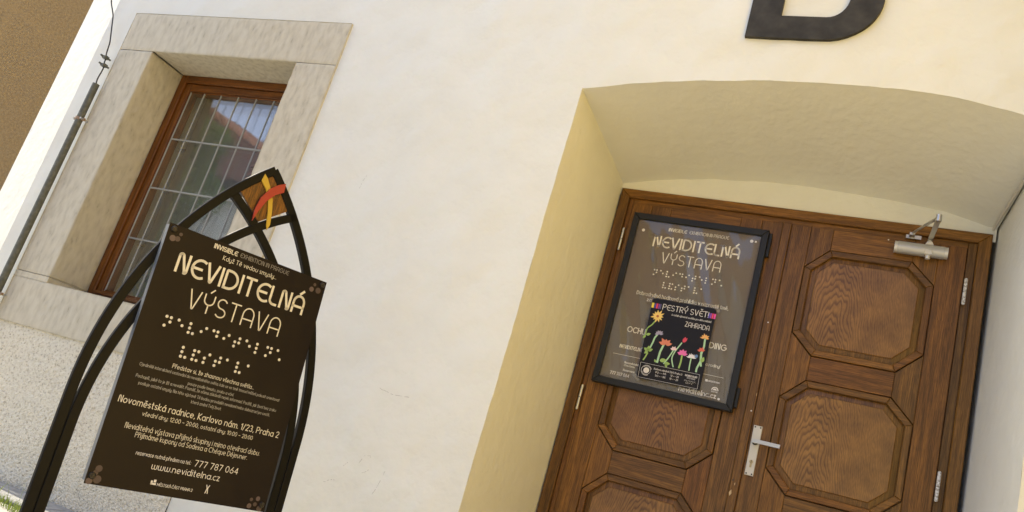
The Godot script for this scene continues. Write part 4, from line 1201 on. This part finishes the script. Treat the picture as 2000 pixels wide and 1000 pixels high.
func build_flyer() -> void:
	var zf := DOOR_Z + 0.0465
	var o := thing("flyer", "small black flyer with bright printed flowers taped over the framed poster", "flyer", Vector3(-0.827, 1.38, zf))
	var g := G.new()
	var TLc := Vector2(-0.990, 1.797); var TRc := Vector2(-0.668, 1.798); var BRc := Vector2(-0.6645, 1.3855); var BLc := Vector2(-0.979, 1.380)
	g.sheet(10, 10, func(s: float, t: float) -> Vector3:
		var p := BLc.lerp(BRc, s).lerp(TLc.lerp(TRc, s), t)
		return Vector3(p.x, p.y, zf), Vector3.BACK)
	g.sheet(2, 2, func(s: float, t: float) -> Vector3:
		var p := BLc.lerp(BRc, s).lerp(TLc.lerp(TRc, s), t)
		return Vector3(p.x, p.y, zf - 0.0006), Vector3.FORWARD)
	var sh := part("sheet", g, mats.print_black, o)
	var z := zf + 0.0006
	var col := func(r: float, gg: float, b: float) -> StandardMaterial3D: return plain(lin(r, gg, b), 0.45)
	var ink := func(text: String, x: float, y: float, wd: float, cap: float, th: float, arcs := 14) -> void:
		var t := G.new()
		write(t, text, x, y, wd, cap, th, z, arcs)
		part("lettering", t, mats.ink_white, sh)
	ink.call("PESTRÝ SVĚT!", -0.930, 1.7468, 0.228, 0.0275, 0.0034, 20)
	ink.call("6. ročník výtvarné soutěže pro děti a mládež", -0.878, 1.7236, 0.197, 0.0085, 0.0016, 10)
	ink.call("ZAHRADA", -0.8015, 1.6822, 0.118, 0.0235, 0.0026, 20)
	ink.call("Karlovo náměstí 23/1, Praha 2", -0.9014, 1.438, 0.139, 0.0085, 0.0014, 8)
	ink.call("PO – – PÁ", -0.890, 1.4222, 0.051, 0.0085, 0.0013, 8)
	ink.call("SO – – NE", -0.889, 1.4060, 0.051, 0.0085, 0.0013, 8)
	ink.call("12 – – 20", -0.8145, 1.4217, 0.039, 0.0085, 0.0013, 8)
	ink.call("10 – – 20", -0.8165, 1.4062, 0.041, 0.0085, 0.0013, 8)
	ink.call("NEVIDITELNÁ", -0.7466, 1.4393, 0.057, 0.0080, 0.0016, 8)
	ink.call("VÝSTAVA", -0.7365, 1.4283, 0.039, 0.0080, 0.0010, 8)
	var t := G.new()
	braille(t, "neviditelná", -0.7455, 1.4200, 0.055, 0.0052, 0.0009, z, 0.0)
	braille(t, "výstava", -0.7365, 1.4100, 0.036, 0.0052, 0.0009, z, 0.0)
	part("printed_dots", t, mats.ink_white, sh).set_meta("kind", "stuff")
	# thin box round the address, ring emblem
	t = G.new()
	var q := [Vector2(-0.9737, 1.4605), Vector2(-0.6804, 1.4600), Vector2(-0.6770, 1.3895), Vector2(-0.9700, 1.3860)]
	for k in 4: t.bar(PackedVector2Array([q[k], q[(k + 1) % 4]]), 0.0012, z - 0.0003, z)
	part("rule", t, mats.ink_white, sh)
	t = G.new()
	for rr in [[0.026, 0.024, 20, 300], [0.0215, 0.020, 200, 500], [0.0145, 0.0, 0, 360]]:
		for k in 24:
			var a := deg_to_rad(lerpf(rr[2], rr[3], k / 24.0)); var b := deg_to_rad(lerpf(rr[2], rr[3], (k + 1) / 24.0))
			var c := Vector2(-0.9375, 1.4262)
			t.quad(G.V(c + Vector2(cos(a), sin(a)) * rr[0], z), G.V(c + Vector2(cos(b), sin(b)) * rr[0], z), G.V(c + Vector2(cos(b), sin(b)) * rr[1], z), G.V(c + Vector2(cos(a), sin(a)) * rr[1], z), Vector3.BACK)
	part("emblem", t, mats.ink_white, sh)
	# colour bars
	var bars := [[-0.9885, 0.012, .85, .68, .06], [-0.974, 0.007, .07, .06, .35], [-0.965, 0.009, .75, .05, .12], [-0.953, 0.006, .25, .06, .4], [-0.945, 0.005, .1, .1, .2], [-0.7005, 0.006, .1, .08, .5], [-0.6925, 0.006, .35, .08, .5], [-0.6845, 0.008, .8, .06, .12], [-0.6745, 0.0085, .8, .08, .4]]
	for bb in bars:
		t = G.new()
		t.rect(bb[0], 1.7455, bb[0] + bb[1], 1.7715, z - 0.0003, z, 0.0)
		part("colour_bar", t, col.call(bb[2], bb[3], bb[4]), sh)
	# flowers
	var green: StandardMaterial3D = col.call(.33, .50, .12)
	var mint: StandardMaterial3D = col.call(.42, .66, .38)
	var stems := [[[[-0.947, 1.69], [-0.962, 1.66], [-0.982, 1.635], [-0.984, 1.60]], .006, green], [[[-0.921, 1.62], [-0.934, 1.595], [-0.938, 1.57], [-0.946, 1.54]], .008, mint], [[[-0.951, 1.515], [-0.958, 1.49], [-0.965, 1.473]], .007, green],
		[[[-0.882, 1.572], [-0.892, 1.53], [-0.8945, 1.474]], .010, mint], [[[-0.829, 1.553], [-0.845, 1.51], [-0.862, 1.475]], .006, mint], [[[-0.797, 1.598], [-0.82, 1.55], [-0.828, 1.51], [-0.812, 1.469]], .006, mint], [[[-0.783, 1.545], [-0.782, 1.50], [-0.785, 1.469]], .008, green], [[[-0.737, 1.535], [-0.737, 1.50], [-0.735, 1.468]], .006, mint],
		[[[-0.692, 1.64], [-0.689, 1.60], [-0.694, 1.55], [-0.683, 1.50]], .009, mint], [[[-0.697, 1.57], [-0.69, 1.53], [-0.70, 1.49], [-0.7, 1.468]], .009, mint]]
	var zi := z
	for s in stems:
		t = G.new()
		zi += 0.00004
		stem(t, s[0], s[1], zi)
		part("printed_stem", t, s[2], sh)
	zi += 0.0002
	var flowers := [[-0.9454, 1.7065, 0.040, 0.014, 11, .88, .62, .16, 0, TAU], [-0.9170, 1.618, 0.026, 0.014, 6, .36, .33, .45, 0.2, PI], [-0.874, 1.572, 0.040, 0.022, 5, .72, .23, .12, 0.3, PI * 0.85], [-0.829, 1.553, 0.022, 0.014, 4, .86, .62, .62, 0.6, PI * 0.7], [-0.793, 1.600, 0.042, 0.018, 2, .66, .06, .09, 0.95, 0.35], [-0.783, 1.540, 0.033, 0.020, 5, .80, .16, .42, 0.25, PI * 0.85], [-0.737, 1.533, 0.028, 0.009, 8, .80, .78, .80, 0.05, PI * 0.97], [-0.694, 1.642, 0.028, 0.012, 6, .86, .45, .12, 0.0, PI], [-0.697, 1.575, 0.026, 0.014, 4, .72, .14, .08, 0.5, PI * 0.8], [-0.708, 1.55, 0.022, 0.014, 2, .12, .22, .42, 3.4, 0.6]]
	for f in flowers:
		t = G.new()
		for k in int(f[4]):
			var span: float = f[9]
			var a: float = f[8] + span * k / maxf(1.0, f[4] - (0 if span > 6.0 else 1))
			petal(t, Vector2(f[0], f[1]), a, f[2] * rng.randf_range(0.7, 0.95), f[3] * 0.8, zi + k * 0.00002)
		part("printed_flower", t, col.call(f[5], f[6], f[7]), sh)
	t = G.new()
	t.disc(Vector3(-0.9454, 1.7065, zi + 0.0004), 0.007, 10)
	part("printed_flower", t, col.call(.45, .14, .03), sh)
	for lf in [[-0.952, 1.524, 0.5, 0.026], [-0.952, 1.524, 1.6, 0.026], [-0.952, 1.524, 2.7, 0.026], [-0.952, 1.524, 4.0, 0.024], [-0.980, 1.602, 0.4, 0.024], [-0.982, 1.60, 4.2, 0.022], [-0.9, 1.474, 2.2, 0.018], [-0.884, 1.487, 0.3, 0.034], [-0.86, 1.478, 0.1, 0.03], [-0.852, 1.476, 5.2, 0.02], [-0.686, 1.52, 1.3, 0.03]]:
		t = G.new()
		petal(t, Vector2(lf[0], lf[1]), lf[2], lf[3], lf[3] * 0.6, zi + 0.0002)
		part("printed_leaf", t, green, sh)
	var tape := plain(Color(0.8, 0.78, 0.72, 0.18), 0.2)
	tape.transparency = BaseMaterial3D.TRANSPARENCY_ALPHA
	for c in [[-0.99, 1.797, 0.7], [-0.668, 1.798, -0.7], [-0.978, 1.381, -0.7]]:
		t = G.new()
		var d := Vector2.from_angle(c[2]) * 0.022; var s := Vector2(-d.y, d.x).normalized() * 0.008
		var m := Vector2(c[0], c[1])
		t.quad(G.V(m - d - s, z + 0.0012), G.V(m + d - s, z + 0.0012), G.V(m + d + s, z + 0.0012), G.V(m - d + s, z + 0.0012), Vector3.BACK)
		part("tape", t, tape, o)

# ---------------------------------------------------------------- steel sign stand: pointed arches, board and poster
const S0 := Vector2(0.305, -1.215)
func P(u: float, v: float) -> Vector2: return Vector2(u, v) - S0
func build_sign() -> void:
	var X := Vector3(0.4158, 0.0435, -0.9084).normalized()
	var Y := Vector3(-0.0672, 0.999, 0.0359)
	Y = (Y - X * X.dot(Y)).normalized()
	var N := X.cross(Y)
	var TL := Vector3(-2.12, 1.201, 1.303)
	var o := thing("sign_stand", "black steel pointed arch sign stand with a brown exhibition poster on the pavement", "sign", TL + X * S0.x + Y * S0.y)
	o.transform.basis = Basis(X, Y, N)
	var zb := [-0.052, -0.032]
	var arc := func(cx: float, cy: float, r: float, a0: float, a1: float, n_: int) -> PackedVector2Array:
		var p := PackedVector2Array()
		for k in n_ + 1:
			var a := deg_to_rad(lerpf(a0, a1, float(k) / n_))
			p.append(Vector2(cx + r * cos(a), cy + r * sin(a)))
		return p
	for side in [1, -1]:
		var foot := -1.234 if side == 1 else -1.199
		for kind in 2:
			var p := PackedVector2Array()
			if kind == 0:
				p.append(Vector2(0.7095, foot)); p.append(Vector2(0.7095, -0.9))
				p.append_array(arc.call(-0.557, -0.6, 1.2665, 0.0, 47.25, 30))
			else:
				p.append(Vector2(0.6775, foot)); p.append(Vector2(0.6775, -1.0))
				p.append_array(arc.call(-0.3505, -0.689, 1.028, 0.0, 59.4, 34))
			var q := PackedVector2Array()
			for w in p: q.append(P(w.x if side == 1 else 0.61 - w.x, w.y))
			var g := G.new()
			g.bar(q, 0.031, zb[0] - 0.0006 * kind - 0.0003 * (side + 1), zb[1] - 0.0008 * kind - 0.0004 * (side + 1))
			part("arch_bar", g, mats.steel_paint, o, true)
		# foot plate flat on the ground
		var base := o.transform * Vector3(P(0.694 if side == 1 else -0.084, foot).x, P(0, foot).y, -0.042)
		var fg := G.new()
		var inv := o.transform.affine_inverse()
		var c := [Vector3(-0.09, 0, -0.06), Vector3(0.09, 0, -0.06), Vector3(0.09, 0, 0.06), Vector3(-0.09, 0, 0.06)]
		var lowp := []; var hip := []
		for e in c:
			lowp.append(inv * Vector3(base.x + e.x, -0.006, base.z + e.z)); hip.append(inv * Vector3(base.x + e.x, 0.012, base.z + e.z))
		fg.quad(hip[0], hip[1], hip[2], hip[3], Vector3.UP)
		for k in 4: fg.quad(lowp[k], lowp[(k + 1) % 4], hip[(k + 1) % 4], hip[k], (lowp[k] + lowp[(k + 1) % 4]) / 2 - (lowp[0] + lowp[2]) / 2)
		part("foot_plate", fg, mats.steel_paint, o, true)
	# wooden plaque between the arches, with its two coloured strokes
	var g := G.new()
	var pq := [Vector2(0.196, 0.216), Vector2(0.305, 0.126), Vector2(0.414, 0.216), Vector2(0.365, 0.262), Vector2(0.322, 0.302), Vector2(0.305, 0.318), Vector2(0.288, 0.302), Vector2(0.245, 0.262)]
	var poly := PackedVector2Array()
	for w in pq: poly.append(P(w.x, w.y))
	g.size = Vector2(0.16, 0.5)
	g.prism(poly, -0.048, -0.038, 0.0, true)
	part("wooden_plaque", g, mats.plaque, o, true)
	var red := [Vector2(0.276, 0.118), Vector2(0.272, 0.160), Vector2(0.281, 0.210), Vector2(0.305, 0.255), Vector2(0.330, 0.280), Vector2(0.356, 0.296), Vector2(0.359, 0.262), Vector2(0.330, 0.240), Vector2(0.305, 0.205), Vector2(0.287, 0.160)]
	var yel := [Vector2(0.271, 0.300), Vector2(0.266, 0.272), Vector2(0.292, 0.248), Vector2(0.312, 0.215), Vector2(0.326, 0.170), Vector2(0.334, 0.125), Vector2(0.342, 0.108), Vector2(0.348, 0.130), Vector2(0.340, 0.180), Vector2(0.328, 0.222), Vector2(0.305, 0.262), Vector2(0.284, 0.290)]
	var zz := -0.030
	for e in [[yel, lin(.50, .33, .035), "yellow_stroke", 0.0], [red, lin(.34, .03, .02), "red_stroke", 0.007]]:
		g = G.new()
		var f := PackedVector2Array()
		for w in e[0]: f.append(P(w.x, w.y))
		var idx := Geometry2D.triangulate_polygon(f)
		for i in range(0, idx.size(), 3): g.tri(G.V(f[idx[i]], zz + e[3]), G.V(f[idx[i + 1]], zz + e[3]), G.V(f[idx[i + 2]], zz + e[3]), Vector3.BACK)
		for i in f.size():
			var j := (i + 1) % f.size()
			var d := (f[j] - f[i]).orthogonal()
			g.quad(G.V(f[i], zz + e[3]), G.V(f[j], zz + e[3]), G.V(f[j], zz + e[3] - 0.006), G.V(f[i], zz + e[3] - 0.006), Vector3(d.x, d.y, 0) * (1.0 if not Geometry2D.is_polygon_clockwise(f) else -1.0))
		part(e[2], g, plain(e[1], 0.45), o, true)
	# board behind the poster
	g = G.new()
	var bq := PackedVector2Array([P(0.002, -0.004), P(0.618, -0.004), P(0.6315, -0.838), P(0.0165, -0.838)])
	g.prism(bq, -0.031, -0.003, 0.001, true)
	part("board", g, mats.alu_edge, o, true)
	g = G.new()
	var A := P(0, 0); var B := P(0.62, 0); var C := P(0.635, -0.847); var D := P(0.015, -0.847)
	for w in [[0.0, Vector3.BACK], [-0.0008, Vector3.FORWARD]]:
		g.sheet(8, 8, func(s: float, t: float) -> Vector3: return G.V(D.lerp(C, s).lerp(A.lerp(B, s), t), w[0]), w[1])
	var poster := part("poster", g, mats.print_brown, o, true)
	var ink := func(text: String, u: float, v: float, wd: float, cap: float, th: float, m: Material, arcs := 14) -> void:
		var t := G.new()
		var p := P(u, v)
		write(t, text, p.x, p.y, wd, cap, th, 0.0006, arcs)
		part("lettering", t, m, poster, true)
	ink.call("INVISIBLE", 0.1667, -0.0275, 0.085, 0.0145, 0.0030, mats.ink_cream)
	ink.call("EXHIBITION IN PRAGUE", 0.2645, -0.0265, 0.194, 0.0145, 0.0016, mats.ink_grey)
	ink.call("Když Tě vedou smysly...", 0.2082, -0.0565, 0.209, 0.0150, 0.0017, mats.ink_cream)
	ink.call("NEVIDITELNÁ", 0.0663, -0.1455, 0.487, 0.0610, 0.0088, mats.ink_cream, 26)
	ink.call("VÝSTAVA", 0.1400, -0.2487, 0.347, 0.0620, 0.0046, mats.ink_cream, 26)
	var t := G.new()
	var b1 := P(0.0903, -0.2965); var b2 := P(0.1745, -0.3777)
	braille(t, "neviditelná", b1.x, b1.y, 0.432, 0.0300, 0.0052, 0.0006, 0.0022)
	braille(t, "výstava", b2.x, b2.y, 0.2554, 0.0300, 0.0052, 0.0006, 0.0022)
	part("braille_dots", t, mats.ink_cream, poster, true).set_meta("kind", "stuff")
	ink.call("Představ si, že zhasnou všechna světla...", 0.1607, -0.4502, 0.298, 0.0135, 0.0016, mats.ink_cream)
	ink.call("Ojedinělé interaktivní cestování do neviditelného světa, kde se ve tmě tmoucí můžeš pokusit orientovat", 0.0569, -0.4685, 0.512, 0.0098, 0.0010, mats.ink_soft, 10)
	ink.call("pouze podle hmatu, zvuku a vůní.", 0.2283, -0.4900, 0.167, 0.0098, 0.0010, mats.ink_soft, 10)
	ink.call("Pochopíš, jaké to je žít a nevidět. Poznáš, že očima získáváš nejvíc informací. Pocítíš, jak život bez zraku", 0.0581, -0.5058, 0.509, 0.0098, 0.0010, mats.ink_soft, 10)
	ink.call("posiluje ostatní smysly. Na této výstavě Tě budou provádět nevidomí nebo slabozrací po cestě,", 0.0734, -0.5262, 0.475, 0.0098, 0.0010, mats.ink_soft, 10)
	ink.call("která změní Tvůj život.", 0.2582, -0.5452, 0.109, 0.0098, 0.0010, mats.ink_soft, 10)
	ink.call("Novoměstská radnice, Karlovo nám. 1/23, Praha 2", 0.0312, -0.5910, 0.574, 0.0200, 0.0024, mats.ink_cream)
	ink.call("všední dny: 12:00 – 20:00, ostatní dny: 10:00 – 20:00", 0.1173, -0.6175, 0.393, 0.0130, 0.0014, mats.ink_cream)
	ink.call("Neviditelná výstava přijímá skupiny i mimo otevírací dobu.", 0.0771, -0.6642, 0.476, 0.0170, 0.0015, mats.ink_cream)
	ink.call("Přijímáme kupony od Sodexa a Chéque Déjeuner.", 0.1171, -0.6860, 0.395, 0.0160, 0.0015, mats.ink_cream)
	ink.call("rezervace nutná předem na tel.:", 0.1380, -0.7370, 0.184, 0.0120, 0.0013, mats.ink_white)
	ink.call("777 787 064", 0.3360, -0.7390, 0.158, 0.0195, 0.0021, mats.ink_white)
	ink.call("www.neviditelna.cz", 0.2004, -0.7715, 0.236, 0.0195, 0.0021, mats.ink_white)
	ink.call("MĚSTSKÁ ČÁST PRAHA 2", 0.2356, -0.8195, 0.120, 0.0085, 0.0012, mats.ink_white)
	t = G.new()
	for r in [[0.2125, -0.8185, 0.2190, -0.8060], [0.2125, -0.8185, 0.2310, -0.8125], [0.2215, -0.8105, 0.2295, -0.8020]]:
		var a := P(r[0], r[1]); var b := P(r[2], r[3])
		t.rect(a.x, a.y, b.x, b.y, 0.0002, 0.0006, 0.0)
	var fig := [[[0.399, -0.790], [0.404, -0.801], [0.401, -0.818]], [[0.4105, -0.790], [0.406, -0.801], [0.4095, -0.818]]]
	for s in fig:
		var line := PackedVector2Array()
		for w in s: line.append(P(w[0], w[1]))
		t.bar(line, 0.0028, 0.0002, 0.0006)
	part("emblem", t, mats.ink_white, poster, true)
	# soft printed spots at the corners
	for sp in [[0.024, -0.047, 0.0105, 0], [0.040, -0.044, 0.009, 1], [0.046, -0.026, 0.006, 1], [0.566, -0.044, 0.0095, 0], [0.594, -0.041, 0.011, 1], [0.574, -0.024, 0.006, 1], [0.0445, -0.7985, 0.0105, 1], [0.028, -0.838, 0.010, 0], [0.050, -0.830, 0.012, 1], [0.0385, -0.812, 0.008, 1], [0.598, -0.806, 0.008, 0], [0.574, -0.812, 0.006, 1], [0.572, -0.834, 0.0085, 0], [0.592, -0.826, 0.007, 1], [0.612, -0.838, 0.010, 1]]:
		var sg := G.new()
		var c := P(sp[0], sp[1])
		sg.disc(Vector3(c.x, c.y, 0.0004 + sp[3] * 0.0002), sp[2], 18)
		part("printed_spot", sg, mats.ink_mauve2 if sp[3] == 0 else mats.ink_mauve, poster, true)
	for sc in [[0.019, -0.017], [0.604, -0.0165], [0.031, -0.821], [0.617, -0.824]]:
		var c := P(sc[0], sc[1])
		var sg := G.new()
		sg.tube(PackedVector3Array([Vector3(c.x, c.y, 0.0), Vector3(c.x, c.y, 0.004), Vector3(c.x, c.y, 0.0055)]), [0.0105, 0.0105, 0.008], 18)
		sg.tube(PackedVector3Array([Vector3(c.x, c.y, 0.005), Vector3(c.x, c.y, 0.008)]), [0.005, 0.004], 10)
		part("screw", sg, mats.dark_metal, o, true)

func build_weeds() -> void:
	var g := G.new()
	for i in 900:
		var clump := rng.randi() % 9
		var cx := -4.4 + clump * 0.19 + 0.05 * sin(clump * 7.0); var cz := 0.335 + 0.12 * absf(sin(clump * 3.1))
		var p := Vector3(cx + rng.randfn() * 0.06, -0.008, maxf(0.31, cz + rng.randfn() * 0.05))
		var h := rng.randf_range(0.02, 0.055)
		if rng.randf() < 0.03: h *= 2.6
		var a := rng.randf() * TAU
		var w := Vector3(cos(a), 0, sin(a)) * rng.randf_range(0.001, 0.0026)
		var lean := Vector3(rng.randf_range(-1, 1), 0, rng.randf_range(-1, 1)) * h * 0.5
		var m := p + lean * 0.35 + Vector3.UP * h * 0.6
		g.quad(p - w, p + w, m + w * 0.7, m - w * 0.7, Vector3(-w.z, 0, w.x))
		g.tri(m - w * 0.7, m + w * 0.7, p + lean + Vector3.UP * h, Vector3(-w.z, 0, w.x))
	var gm := plain(lin(.16, .19, .05), 0.6)
	gm.backlight_enabled = true
	gm.backlight = Color(0.35, 0.42, 0.12)
	var o := structure("grass", g, gm, "stuff")
	o.set_meta("label", "short yellow green grass along the pavement slabs")
	o.set_meta("category", "grass")
